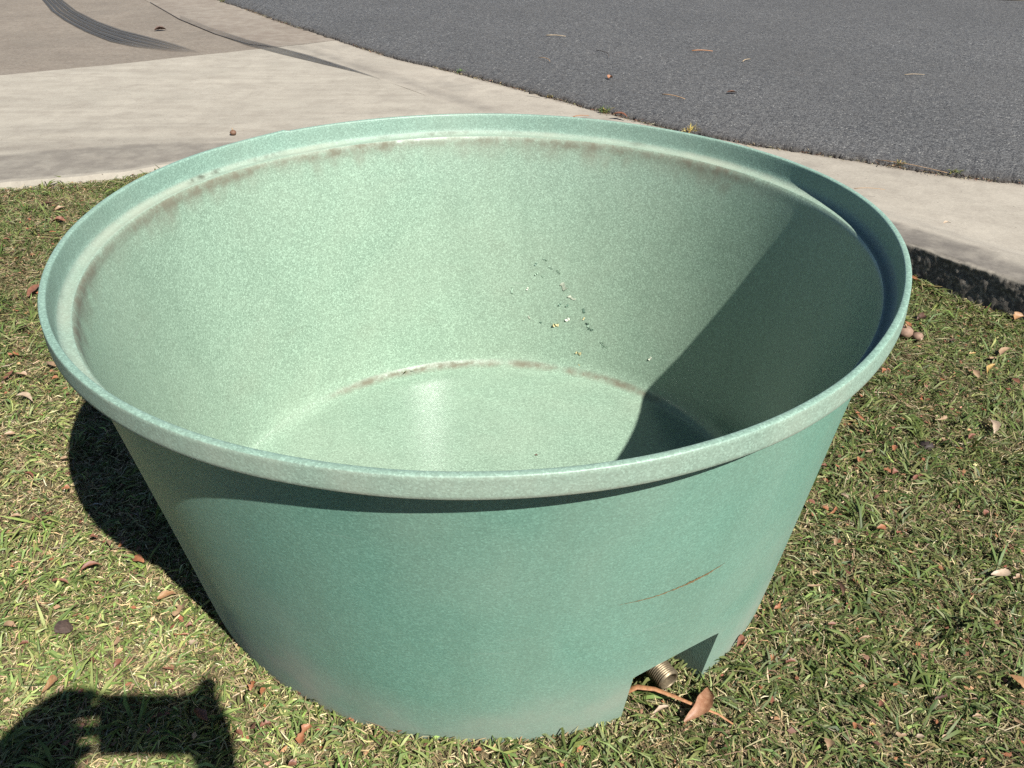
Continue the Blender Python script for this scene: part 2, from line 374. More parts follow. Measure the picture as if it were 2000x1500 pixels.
kerb = grid_obj('kerb', np.stack(rows, 0), M_CHAN, np.stack(mk, 0)); tag(kerb, kind='structure')

# --- asphalt road with a crumbled edge
nA = 2600
aa = np.sort(np.r_[np.linspace(at_d(-3.6), at_d(3.2), nA), np.linspace(0, at_d(-3.7), 40), np.linspace(at_d(3.3), _d[-1], 40)])
ex = np.interp(aa, _d, ASPH[:, 0]); ey = np.interp(aa, _d, ASPH[:, 1])
jag = (vnoise(aa*28, aa*0, 1)-.5)*.030 + (vnoise(aa*75, aa*0+3, 1)-.5)*.020 + (vnoise(aa*4, aa*0+9, 1)-.5)*.03
nx, ny = np.gradient(ey, aa), -np.gradient(ex, aa); ln = np.hypot(nx, ny); nx, ny = -nx/ln, -ny/ln
FAR = np.array([(-9, 24), (-2, 13.2), (0.5, 11.6), (2.5, 10.7), (4.8, 9.97), (6.3, 9.60), (9, 9.0), (16, 7.6)])
_fd = np.r_[0, np.cumsum(np.hypot(*np.diff(FAR, axis=0).T))]
ff = np.interp(aa, [aa[0], aa[-1]], [0, _fd[-1]]); fx = np.interp(ff, _fd, FAR[:, 0]); fy = np.interp(ff, _fd, FAR[:, 1])
tt = np.r_[0, .004, .012, .03, .07, .15, .3, .5, .75, 1.0]
rows = []; mk = []
bx, by = ex + nx*(jag-.004), ey + ny*(jag-.004)
rows.append(np.stack([bx, by, np.full_like(bx, .020)], -1)); mk.append(np.ones((len(aa), 1)))
for i, q in enumerate(tt):
    px = (ex+nx*jag)*(1-q)+fx*q; py = (ey+ny*jag)*(1-q)+fy*q
    z = .050 + (vnoise(px, py, 40)-.5)*.010*(i < 4) + (fbm(px, py, .8)-.5)*.012*(q < .9) - (.006 if i == 0 else 0)
    rows.append(np.stack([px, py, z], -1)); mk.append(np.full((len(aa), 1), (.7, .45, .2, .05)[i] if i < 4 else 0)*(.5+vnoise(px, py, 25)[:, None]*.8))
mk = np.clip(np.stack(mk, 0), 0, 1); mask = np.concatenate([mk, mk*0, mk*0], -1)
road = grid_obj('road', np.stack(rows, 0), M_ROAD, mask); tag(road, kind='structure')
# far channel of the road
fq = interp_poly(FAR, 120); rows = []
for off, z in ((-.02, .058), (.45, .062), (.55, .16), (.70, .165), (.71, -.02)):
    rows.append(np.c_[fq[:, 0]+off*.2, fq[:, 1]+off, np.full(120, z)])
mask = np.zeros((5, 120, 3)); mask[..., 0] = .65
far_channel = grid_obj('far_channel', np.stack(rows, 0), M_CHAN, mask, smooth=False); tag(far_channel, kind='structure')

# --- tyre marks on the concrete
def tyre_mark(name, Lp, Rp, parent, fade, z=.0455):
    a = interp_poly(Lp, 90); b = interp_poly(Rp, 90); k = np.linspace(0, 1, 15)
    P = a[None]*(1-k)[:, None, None]+b[None]*k[:, None, None]
    P = np.concatenate([P, np.full((15, 90, 1), z)], -1)
    u = np.linspace(0, 1, 90); al = np.interp(u, *fade)[None]*np.ones((15, 1))
    al = al*np.clip(np.minimum(k, 1-k)*12+.6, 0, 1)[:, None]
    o = grid_obj(name, P, M_RUB, np.stack([al]*3, -1), parent=parent)
    uvl = o.data.uv_layers.new(name='UVMap'); KK = np.repeat(k[:, None], 90, 1).ravel(); UU = np.repeat(u[None], 15, 0).ravel()
    vi = np.empty(len(o.data.loops), int); o.data.loops.foreach_get('vertex_index', vi)
    uvl.data.foreach_set('uv', np.stack([UU[vi], KK[vi]], -1).astype(np.float32).ravel()); return o
tyre_mark('tyre_mark', [(-6.6, 11.6), (-5.857, 10.062), (-5.283, 8.973), (-4.814, 8.16), (-4.426, 7.577), (-3.959, 6.947), (-3.521, 6.441), (-3.232, 6.211), (-2.786, 6.001)],
          [(-6.4, 11.6), (-5.66, 10.08), (-5.058, 8.989), (-4.551, 8.177), (-4.076, 7.535), (-3.627, 7.022), (-3.202, 6.637), (-2.929, 6.372), (-2.58, 5.99)], old_slab, ([0, .85, .95, 1], [1, 1, .6, .15]))
tyre_mark('tyre_mark', [(-3.316, 7.708), (-2.713, 6.877), (-2.292, 6.356), (-1.939, 5.998), (-1.616, 5.688), (-1.13, 5.235), (-0.923, 5.008)],
          [(-3.38, 7.95), (-2.80, 7.16), (-2.37, 6.64), (-2.0, 6.27), (-1.665, 5.93), (-1.235, 5.42), (-0.963, 5.065)], driveway, ([0, .3, .42, .85, 1], [.22, .30, .60, .95, .6]))
# dark joint where the slabs meet beside the second mark
jt = interp_poly([(-4.02, 8.86), (-3.316, 7.708), (-2.713, 6.877), (-2.292, 6.400), (-2.08, 6.300)], 60); wj = .010
mesh_obj('joint', np.r_[np.c_[jt, np.full(60, .0435)], np.c_[jt+np.array([.8, .6])*wj, np.full(60, .0435)]], [(i, i+1, 61+i, 60+i) for i in range(59)], plain('joint_dirt', (0.06, 0.050, 0.042), .9), old_slab)

# ================================================================ THE TUB
H_, R1_ = 0.81002, 0.9
HC = [(2, -.01538, .01644), (3, .00197, .00503), (4, .0004, .00213), (5, .00264, .00345)]; HZ = [(1, -.00267, .00958), (2, .00499, -.00277)]
def deform(th, r, z):
    k = np.clip(z/H_, 0, 1.05)
    q = sum(a*np.cos(n*th)+b*np.sin(n*th) for n, a, b in HC); w = sum(a*np.cos(n*th)+b*np.sin(n*th) for n, a, b in HZ)
    dth = np.degrees(np.mod(th-R(131.5), 2*np.pi))
    bump = .0055*np.exp(-dth/5.0)*np.clip((z-.74)/.07, 0, 1)*(dth < 40)
    rr = r*(1+q*k) + bump
    rr = rr*(1 + (vnoise(th*6, z*5, 1, 4)-.5)*.0016)
    return np.stack([rr*np.cos(th), rr*np.sin(th), z+w*k+bump*.6], -1)
def cnoise(th, f, off=0): return vnoise(np.cos(th)*f+10, np.sin(th)*f+10, 1, off)
def ang(th, a, b, soft=8):
    d = np.degrees(np.mod(th-R(a), 2*np.pi)); w = (b-a) % 360
    return sstep(-0.0, soft, d)*sstep(w, w-soft, d)*(d <= w)
def arch(th, z):
    k = np.clip((np.mod(th, 2*np.pi)-(TA+2*np.pi))/(TB-TA), 0, 1)
    return .020*np.sin(np.pi*k)**.8*sstep(.0, ZN, z)*sstep(ZN+.12, ZN, z)
def revolve(name, prof, th, mat, parent, mask_fn, close=True, keep=None, flip=False, zfun=None):
    prof = np.array(prof, float); n, m = len(prof), len(th)
    TH, RR = np.meshgrid(th, prof[:, 0]); _, ZZ = np.meshgrid(th, prof[:, 1])
    if zfun is not None:
        dz = zfun(TH, ZZ); RR = RR+dz*.18; ZZ = ZZ+dz
    P = deform(TH, RR, ZZ); mk = mask_fn(TH, RR, ZZ); a = np.ones((n*m, 4)); a[:, :3] = np.clip(mk, 0, 1).reshape(-1, 3)
    F = []
    for i in range(n-1):
        for j in range(m if close else m-1):
            jn = (j+1) % m
            if keep is not None and not keep(i, j): continue
            f = (i*m+j, i*m+jn, (i+1)*m+jn, (i+1)*m+j); F.append(f[::-1] if flip else f)
    return mesh_obj(name, P.reshape(-1, 3), F, mat, parent, True, a)
def dense(a, b, n): return [(a[0]+(b[0]-a[0])*k/n, a[1]+(b[1]-a[1])*k/n) for k in range(n+1)]
tub = empty('water_tub'); tag(tub, 'large round pale green speckled plastic tub standing on the lawn', 'tub')
TA, TB, ZN = R(-67.6), R(-51.0), .160
NSEG = 420
th_out = np.concatenate([np.linspace(TB, TA+2*np.pi, NSEG-24), np.linspace(TA+2*np.pi, TB+2*np.pi, 25)[1:-1]])
ro = lambda z: .7269+(.86506-.7269)*z/.7675
zo = np.r_[-.012, np.linspace(0, ZN, 10), np.linspace(ZN, .740, 40)[1:]]
def m_out(th, r, z):
    z0 = np.zeros_like(z)
    low = sstep(.16, .0, z-.10*cnoise(th, 3.0, 2)-.03)
    left = ang(th, 195, 262, 25)
    dust = low*.55 + left*sstep(.55, .05, z)*.38*(.4+cnoise(th, 9, 6)) + ang(th, 300, 345, 25)*.22*(vnoise(np.degrees(th)*.25, z*9, 1, 3)) + (vnoise(np.degrees(th)*.12, z*5, 1, 8)-.45)*.25
    brown = left*sstep(.42, .0, z)*np.clip(vnoise(np.degrees(th)*.5, z*14, 1, 5)-.45, 0, 1)*1.0 + sstep(.06, 0, z)*.22
    return np.stack([brown, dust, z0], -1)
iN = int(np.argmin(np.abs(zo-ZN))); jN = NSEG-25
outer = revolve('outer_wall', [(ro(z), z) for z in zo], th_out, M_OUT, tub, m_out, keep=lambda i, j: not (i < iN and j >= jN), zfun=arch)
outer['label'] = 'green outer wall with a pipe opening cut in its foot'
# recess behind the opening
ns = 14; tha = np.linspace(TA, TB, ns); zr = np.r_[-.012, np.linspace(0, ZN, 10)]
def rec(th, z, k):      # k 0 outer skin, 1 back of the recess
    z = z + float(arch(np.array([th]), np.array([z]))[0]); r = ro(z)*(1-k) + .585*k
    return deform(np.full(1, th), np.full(1, r), np.full(1, z))[0]
V = []; Fc = []
def patch(rows):
    base = len(V); h, w = len(rows), len(rows[0])
    for rw in rows: V.extend(rw)
    for i in range(h-1):
        for j in range(w-1): Fc.append((base+i*w+j, base+i*w+j+1, base+(i+1)*w+j+1, base+(i+1)*w+j))
ks = np.linspace(0, 1, 6)
patch([[rec(TA, z, k) for k in ks] for z in zr]); patch([[rec(TB, z, k) for k in ks[::-1]] for z in zr])
patch([[rec(t_, ZN, k) for t_ in tha] for k in ks]); patch([[rec(t_, z, 1) for t_ in tha] for z in zr])
av = np.array(V); a4 = np.zeros((len(V), 4)); a4[:, 1] = .28; a4[:, 0] = sstep(.10, .0, av[:, 2])*.5
recess = mesh_obj('pipe_recess', V, Fc, M_OUT, outer, False, a4)
# rim
th = np.linspace(0, 2*np.pi, NSEG, endpoint=False)
rimp = ([(.8600, .7385), (.8670, .7452), (.8740, .7520), (.8810, .7590), (.8860, .7645), (.8890, .7668), (.8940, .7668), (.8980, .7678), (.9000, .7705)] + dense((.9004, .776), (.9000, .802), 4) +
        [(.8999, .8072), (.8990, .8092), (.8972, .8101), (.8930, .8103), (.8890, .8101), (.8872, .8092), (.8864, .8070)] + dense((.8858, .799), (.8830, .772), 4) +
        [(.8818, .7650), (.8790, .7582), (.8745, .7540), (.8690, .7522), (.8640, .7522), (.8600, .7526), (.8565, .7515)])
def m_rim(th, r, z):
    inside = r < .8835
    led = sstep(.766, .757, z)*sstep(.852, .860, r)*inside*(z > .7505)
    grime = led*sstep(.866, .878, r)*np.clip(cnoise(th, 16, 3)*cnoise(th, 5, 8)*3.0-.55, 0, 1)*ang(th, 40, 235, 20)*.85
    dust = led*(.25+.5*cnoise(th, 4, 2)) + (r > .884)*sstep(.7735, .768, z)*.7 + (r > .899)*(.22+.34*cnoise(th, 18, 5))*ang(th, 205, 345, 40)
    brown = sstep(.751, .742, z)*sstep(.7365, .741, z+.012*cnoise(th, 20, 7))*sstep(.858, .854, r)*(.55+.7*np.clip(cnoise(th, 5, 4)-.15, 0, 1))*(ang(th, 20, 225, 20)*.9+.1)
    return np.stack([brown*(.75+.75*ang(th, 95, 220, 25)), dust, grime], -1)
rim = revolve('rim', rimp, th, M_RIM, tub, m_rim)
# basin: inner wall, fillet and floor
basp = [(.8565, .7515), (.8535, .7482), (.8512, .7430), (.8494, .7350)] + dense((.8470, .7200), (.8305, .6400), 22)[:-1] + dense((.8305, .6400), (.7316, ZN), 32) + dense((.7280, .1425), (.7195, .1010), 4) + [(.7165, .084), (.7125, .070), (.7085, .0605), (.7045, .0540), (.6995, .0482), (.6940, .0440), (.6870, .0408), (.6780, .0385), (.6620, .0371)] + dense((.64, .0370), (.585, .0371), 2) + dense((.55, .0372), (.05, .0378), 12)
def m_bas(th, r, z):
    top = sstep(.655, .735, z+(cnoise(th, 30, 7)-.5)*.05)**2
    brown = top*(.10+.75*np.clip(cnoise(th, 5, 4)-.2, 0, 1)+.35*np.clip(cnoise(th, 17, 6)-.5, 0, 1))*(ang(th, 20, 225, 20)*.9+.1)
    line = sstep(.7515, .746, z)*sstep(.7300, .741, z+.008*cnoise(th, 20, 7))*(.50+.6*np.clip(cnoise(th, 5, 4)-.15, 0, 1))*(ang(th, 20, 225, 20)*.9+.1)*(.75+.6*ang(th, 95, 220, 25))
    brown = brown + line*.8
    ring = np.exp(-((z-.0485)/.0075)**2)*(r > .683)
    seg = ang(th, 38, 140, 10)*(1-.9*np.exp(-((np.degrees(th)-87)/1.6)**2))*(1-.85*np.exp(-((np.degrees(th)-72)/2.0)**2))
    brown = brown + ring*seg*(.85+.5*cnoise(th, 22, 9)) + ring*.18*cnoise(th, 8, 1)
    blot = np.clip(vnoise(np.degrees(th)*.12, z*14, 1, 2)-.84, 0, 1)*1.5*(z > .08)
    dust = (z > .6)*top*.15 + np.clip(fbm(np.cos(th)*r*3, np.sin(th)*r*3, 1)-.55, 0, 1)*.5*(z < .05)
    return np.stack([brown+blot*.5, dust, blot*.1], -1)
ib0 = 58; ib1 = max(i for i, q in enumerate(basp) if q[0] >= .584)
basin = revolve('basin', basp, th_out, M_IN, tub, m_bas, keep=lambda i, j: not (ib0 <= i < ib1 and j >= jN), zfun=lambda th, z: arch(th, z)*(z > .12))
cen = [(.05*math.cos(t_), .05*math.sin(t_), .0378) for t_ in np.linspace(0, 2*np.pi, 24, endpoint=False)]
mesh_obj('basin_floor_centre', cen, [tuple(range(24))], M_IN, basin, False, np.zeros((24, 4)))
# scratch on the outer wall
sc = np.array([(-72.9, .4310), (-71, .4285), (-68.84, .4255), (-66, .4262), (-63.77, .4280), (-61.5, .4300), (-59.87, .4325), (-57.84, .4365)])
st_ = np.linspace(-73.2, -57.6, 120); sz = np.interp(st_, sc[:, 0], sc[:, 1])+(vnoise(st_*3, st_*0)-.5)*.0022
sw = .0046*np.interp(st_, [-73.2, -71, -66, -62.5, -60, -57.6], [.08, .35, .6, 1.25, .9, .05])*(.45+vnoise(st_*6, st_*0+4)*1.0)
Vs = []
for s in (-.5, .5):
    zz = sz+sw*s+(vnoise(st_*11, st_*0+s*7)-.5)*.0012
    Vs.append(deform(np.radians(st_), ro(zz)+.0012, zz))
mesh_obj('scratch', np.concatenate(Vs), [(i, i+1, 121+i, 120+i) for i in range(119)], M_SCR, outer)
# peeling flakes on the inner wall
ri = lambda z: .706+(.853-.706)*(z-.037)/(.745-.037)
FLAKES= [(85.69, 0.285, 0.0233, 0.0066, -80, 'g'), (73.04, 0.314, 0.0263, 0.0164, -30, 'w'), (70.87, 0.281, 0.0263, 0.0082, -15, 'w'), (80.21, 0.374, 0.0098, 0.0066, 80, 'd'), (76.64, 0.366, 0.0164, 0.0049, -20, 'g'), (74.73, 0.356, 0.0164, 0.0049, -30, 'g'), (78.14, 0.39, 0.0163, 0.0049, -20, 'g'), (67.47, 0.247, 0.0164, 0.0066, -50, 'd'), (71.29, 0.209, 0.0133, 0.0099, 60, 'w'), (74.12, 0.187, 0.0183, 0.0117, 30, 'y'), (65.89, 0.205, 0.0231, 0.0066, -70, 'g'), (65.08, 0.192, 0.0198, 0.0066, 5, 'd'), (61.36, 0.154, 0.023, 0.0066, -40, 'g'), (60.25, 0.149, 0.0131, 0.0049, 0, 'g'), (67.5, 0.107, 0.02, 0.01, 10, 'y'), (81.12, 0.201, 0.0134, 0.005, -45, 'w'), (82.56, 0.191, 0.0084, 0.005, 30, 'g'), (73.59, 0.255, 0.0099, 0.005, 60, 'd'), (71.8, 0.254, 0.0116, 0.005, 60, 'd'), (78.11, 0.189, 0.0067, 0.005, 0, 'd'), (67.24, 0.222, 0.0099, 0.0049, 80, 'y'), (48.05, 0.158, 0.0128, 0.0064, 70, 'w'), (81.93, 0.294, 0.0099, 0.005, 80, 'w'), (66.95, 0.069, 0.0067, 0.005, 0, 'y'), (78.35, 0.337, 0.0099, 0.0049, 0, 'g'), (79.93, 0.343, 0.0099, 0.0049, 50, 'g')]
for ta, z, l, w, an, c in FLAKES:
    bm = bmesh.new(); n = 4; th0 = R(ta); ca, sa = math.cos(R(an)), math.sin(R(an)); rows = []
    for i in range(n+1):
        u = (i/n-.5)*l; row = []
        for s in (-.5, .5):
            v = s*w*(.5+.5*math.sin(math.pi*(i+.5)/(n+1)))*(.7+random.random()*.6)+math.sin(i*1.7)*w*.3
            a_, b_ = u*ca-v*sa, u*sa+v*ca
            lift = .0018+(s+.5)*w*.75*random.random()+abs(u)*.25*random.random()
            zz = z+b_; p = deform(np.array([th0-a_/.75]), np.array([ri(zz)-lift]), np.array([zz]))[0]; row.append(bm.verts.new(p))
        rows.append(row)
    for i in range(n): bm.faces.new((rows[i][0], rows[i+1][0], rows[i+1][1], rows[i][1]))
    me = bpy.data.meshes.new('plastic_flake'); bm.to_mesh(me); bm.free(); me.materials.append(M_FLAKE[c]); link(bpy.data.objects.new('plastic_flake', me), basin)
# threaded brass outlet
def lathe(name, prof, mat, parent, loc, direction, seg=40, smooth=True):
    V = []; F = []
    for i, (r_, x) in enumerate(prof):
        for j in range(seg):
            a = 2*math.pi*j/seg; V.append((r_*math.cos(a), r_*math.sin(a), x))
    for i in range(len(prof)-1):
        for j in range(seg): F.append((i*seg+j, i*seg+(j+1) % seg, (i+1)*seg+(j+1) % seg, (i+1)*seg+j))
    o = mesh_obj(name, V, F, mat, parent, smooth)
    q = Vector(direction).to_track_quat('Z', 'Y'); o.matrix_local = Matrix.Translation(loc) @ q.to_matrix().to_4x4(); return o
ax = Vector((.53, -.85, -.06)).normalized(); end = Vector((.382, -.614, .049))
prof = [(.0255, -.12)]
for k in range(13):
    x = -.062+k*.0046; prof += [(.0228, x), (.0252, x+.0016), (.0252, x+.0024), (.0228, x+.0042)]
prof += [(.0226, -.001), (.0215, .0), (.0190, .0), (.0182, -.003), (.0180, -.03), (.0178, -.10)]
pipe = lathe('outlet_pipe', prof, M_BRASS, tub, end, ax); pipe['label'] = 'threaded brass outlet pipe'
hexp = [(.001, -.118), (.040, -.118), (.040, -.085), (.024, -.083)]
lathe('outlet_nut', hexp, M_BRASS, pipe, Vector((0, 0, 0)), Vector((0, 0, 1)), 6, False)
# small dark specks of dirt on the floor
for x, y, s in ((.127, .190, .006),):
    mesh_obj('dirt_speck', [(x-s, y, .0392), (x, y-s*.5, .040), (x+s, y-s*.1, .0392), (x+s*.2, y+s*.6, .0415)], [(0, 1, 2, 3)], LEAFM['b'], basin)

# ================================================================ GRASS
def blades(x, y, z, L, w, phi, el, bend, twist, col):
    n = len(x); d0 = np.stack([np.cos(phi)*np.cos(el), np.sin(phi)*np.cos(el), np.sin(el)], -1)
    e1 = el-bend; ph1 = phi+twist
    d1 = np.stack([np.cos(ph1)*np.cos(e1), np.sin(ph1)*np.cos(e1), np.sin(e1)], -1)
    roll = RNG.normal(0, .5, n)
    side = np.stack([-np.sin(phi)*np.cos(roll), np.cos(phi)*np.cos(roll), np.sin(roll)], -1)
    p0 = np.stack([x, y, z], -1); p1 = p0+d0*(L*.5)[:, None]; p2 = p1+d1*(L*.5)[:, None]
    p1[:, 2] = np.maximum(p1[:, 2], z-.004); p2[:, 2] = np.maximum(p2[:, 2], z-.006)
    hw = (w*.5)[:, None]*side
    V = np.stack([p0-hw*.75, p0+hw*.75, p1-hw, p1+hw, p2], 1).reshape(-1, 3)
    b = (np.arange(n)*5)[:, None]
    T = np.concatenate([b+[0, 1, 3], b+[0, 3, 2], b+[2, 3, 4]], 1).reshape(-1, 3)
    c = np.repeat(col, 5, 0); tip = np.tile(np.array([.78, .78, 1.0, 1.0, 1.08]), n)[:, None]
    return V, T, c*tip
def in_tub(x, y):
    r = np.hypot(x, y); a = np.arctan2(y, x)
    return (r < .720) & ~((a > TA+.02) & (a < TB-.02) & (r > .60))
def in_frame(x, y, m=.12):
    dx, dy, dz = x-CAM[0], y-CAM[1], .02-CAM[2]
    zc = dx*fwd[0]+dy*fwd[1]+dz*fwd[2]; xc = dx*rgt[0]+dy*rgt[1]+dz*rgt[2]; yc = dx*upv[0]+dy*upv[1]+dz*upv[2]
    return (zc > .2) & (np.abs(xc/zc) < .5824+m) & (yc/zc < .4368+m) & (yc/zc > -.4368-m)
def scatter(dens_in, dens_out, clump=None):
    xs_, ys_ = [], []
    for dens, inside in ((dens_in, True), (dens_out, False)):
        n = int(dens*7.2*6.2); x = RNG.uniform(-3.4, 3.8, n); y = RNG.uniform(-2.6, 3.6, n)
        k = is_lawn(x, y, .004) & ~in_tub(x, y) & (in_frame(x, y) == inside)
        xs_.append(x[k]); ys_.append(y[k])
    x, y = np.concatenate(xs_), np.concatenate(ys_)
    if clump is not None:
        k = RNG.random(len(x)) < clump(x, y); x, y = x[k], y[k]
    return x, y
lush = lambda x, y: np.clip(fbm(x, y, 2.6, 12)*1.5-.30+.16*np.clip(x*.6, -1, 1), 0, 1)      # greener to the right
dry = lambda x, y: 1.0+.68*sstep(.6, -.4, x)*sstep(1.3, -.2, y)  # front-left blades: sun-from-behind brightness painted into their colour, with some dryness
def pick(pal, n, var=.22, x=None, y=None):
    pal = np.array(pal); c = pal[RNG.integers(0, len(pal), n)]
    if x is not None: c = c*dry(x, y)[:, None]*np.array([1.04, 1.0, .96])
    return np.clip(c*np.exp(RNG.normal(0, var, (n, 1)))*np.exp(RNG.normal(0, .06, (n, 3))), 0, .8)
GREENS = [(.128, .182, .050), (.096, .145, .042), (.160, .208, .062), (.190, .225, .078), (.076, .118, .036), (.145, .192, .066), (.220, .246, .095), (.118, .150, .05)]
STRAW = [(.37, .305, .170), (.43, .365, .215), (.33, .255, .140), (.27, .20, .115), (.46, .395, .25), (.21, .15, .09), (.36, .31, .165)]
DULL = [(.19, .18, .085), (.24, .215, .10), (.15, .135, .065), (.20, .155, .085)]
parts = []
# thatch: short dry curls lying flat
x, y = scatter(17500, 3000); n = len(x); 
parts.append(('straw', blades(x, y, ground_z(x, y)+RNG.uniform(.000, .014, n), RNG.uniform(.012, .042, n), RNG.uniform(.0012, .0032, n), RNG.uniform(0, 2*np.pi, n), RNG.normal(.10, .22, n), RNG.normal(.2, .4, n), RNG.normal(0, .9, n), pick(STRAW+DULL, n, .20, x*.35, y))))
# long thin dry stalks
x, y = scatter(300, 60); n = len(x)
parts.append(('straw', blades(x, y, ground_z(x, y)+RNG.uniform(.012, .026, n), RNG.uniform(.035, .095, n), RNG.uniform(.0012, .0026, n), RNG.uniform(0, 2*np.pi, n), RNG.normal(.06, .14, n), RNG.normal(.1, .2, n), RNG.normal(0, .7, n), pick(STRAW, n, .20))))
# fine green undergrowth
x, y = scatter(11000, 3000, lambda x, y: .45+.55*lush(x, y)); n = len(x)
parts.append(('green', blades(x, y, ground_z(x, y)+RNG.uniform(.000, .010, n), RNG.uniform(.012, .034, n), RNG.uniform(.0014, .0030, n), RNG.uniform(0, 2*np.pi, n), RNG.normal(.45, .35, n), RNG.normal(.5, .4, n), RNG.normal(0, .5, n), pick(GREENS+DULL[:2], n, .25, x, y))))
# broader blades, locally combed in one direction
x, y = scatter(9800, 1800, lambda x, y: .32+.68*lush(x, y)); n = len(x)
ph = fbm(x, y, 3.5, 20)*4*np.pi+RNG.normal(0, .75, n)
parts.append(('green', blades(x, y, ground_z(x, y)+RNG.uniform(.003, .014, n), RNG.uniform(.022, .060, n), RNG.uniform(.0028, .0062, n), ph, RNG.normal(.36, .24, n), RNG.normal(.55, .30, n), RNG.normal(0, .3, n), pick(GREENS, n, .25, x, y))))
# tufts of wide blades
tx, ty = scatter(60, 15, lambda x, y: .3+.7*lush(x, y)); tx = np.r_[tx, .775, .935, .985, 1.05, .70]; ty = np.r_[ty, -.60, -.555, -.56, -.44, -.52]
m = 9; x = np.repeat(tx, m)+RNG.normal(0, .006, len(tx)*m); y = np.repeat(ty, m)+RNG.normal(0, .006, len(tx)*m); n = len(x)
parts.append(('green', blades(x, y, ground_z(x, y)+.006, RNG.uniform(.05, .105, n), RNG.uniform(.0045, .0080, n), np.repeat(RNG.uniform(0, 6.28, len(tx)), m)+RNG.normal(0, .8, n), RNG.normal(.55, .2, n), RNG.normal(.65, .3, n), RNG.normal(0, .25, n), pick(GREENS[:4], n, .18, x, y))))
for kind, nm, mat_, lab, cat in (('green', 'grass', M_GRASS, 'short green lawn grass around the tub', 'grass'), ('straw', 'dry_thatch', M_STRAW, 'dry straw coloured thatch between the grass blades', 'thatch')):
    Vs, Ts, Cs, o_ = [], [], [], 0
    for k, (V, T, c) in parts:
        if k == kind: Vs.append(V); Ts.append(T+o_); Cs.append(c); o_ += len(V)
    tag(tri_mesh(nm, np.concatenate(Vs), np.concatenate(Ts), mat_, np.concatenate(Cs)), lab, cat, kind='stuff')
# leaf crumbs too small to tell apart
x, y = scatter(420, 60); n = len(x); z = ground_z(x, y)+RNG.uniform(.008, .02, n); a = RNG.uniform(0, 6.28, n); l = RNG.uniform(.004, .011, n)
V = np.stack([np.stack([x+l*np.cos(a+k)*f_, y+l*np.sin(a+k)*f_, z+RNG.uniform(-.003, .004, n)], -1) for k, f_ in ((0, 1), (1.3, .6), (3.1, .9), (4.5, .55))], 1).reshape(-1, 3)
b = (np.arange(n)*4)[:, None]; T = np.concatenate([b+[0, 1, 2], b+[0, 2, 3]], 1).reshape(-1, 3)
crumbs = tri_mesh('leaf_crumbs', V, T, M_STRAW, np.repeat(pick([(.34, .14, .07), (.27, .11, .065), (.42, .24, .13), (.14, .07, .045), (.5, .36, .22)], n, .2), 4, 0)); tag(crumbs, 'crumbled bits of dry brown leaf in the lawn', 'leaf litter', kind='stuff')

# ================================================================ SMALL THINGS
def leaf_mesh(name, l, w, mat, seed, curl=.3, shape=0):
    rnd = random.Random(seed); n = 8; V = []; F = []
    bend = rnd.uniform(-.35, .35); cup = curl*rnd.uniform(.3, 1.3); arch = rnd.uniform(-.25, .6); tw = rnd.uniform(-.6, .6)
    for i in range(n+1):
        t = i/n; x = (t-.5)*l
        if shape == 0: hw = w*.5*(math.sin(math.pi*min(1, max(.0, t*.96+.02)))**.75)
        else: hw = w*.5*min(1, .55+rnd.uniform(-.25, .4))*(1 if 0 < i < n else .55)
        y0 = bend*l*(t-.5)**2*2; z0 = arch*l*(.25-(t-.5)**2)
        for k in (-1, -.5, 0, .5, 1):
            jag = 1+rnd.uniform(-.28, .15) if abs(k) == 1 else 1
            V.append((x+rnd.uniform(-.02, .02)*l*abs(k), y0+hw*k*jag, z0+cup*hw*k*k*1.2+tw*(t-.5)*hw*k*2+rnd.uniform(-.03, .03)*w))
    for i in range(n):
        for k in range(4): F.append((i*5+k, i*5+k+1, (i+1)*5+k+1, (i+1)*5+k))
    if shape == 0:      # stalk
        b = len(V); s = w*.022; x0 = -.5*l; V += [(x0, -s, .001), (x0, s, .001), (x0-.22*l, s*.6+.06*l, .002), (x0-.22*l, -s*.6+.06*l, .002)]; F.append((b, b+1, b+2, b+3))
    me = bpy.data.meshes.new(name); me.from_pydata(V, [], F); me.materials.append(mat); me.shade_smooth(); me.update(); return me
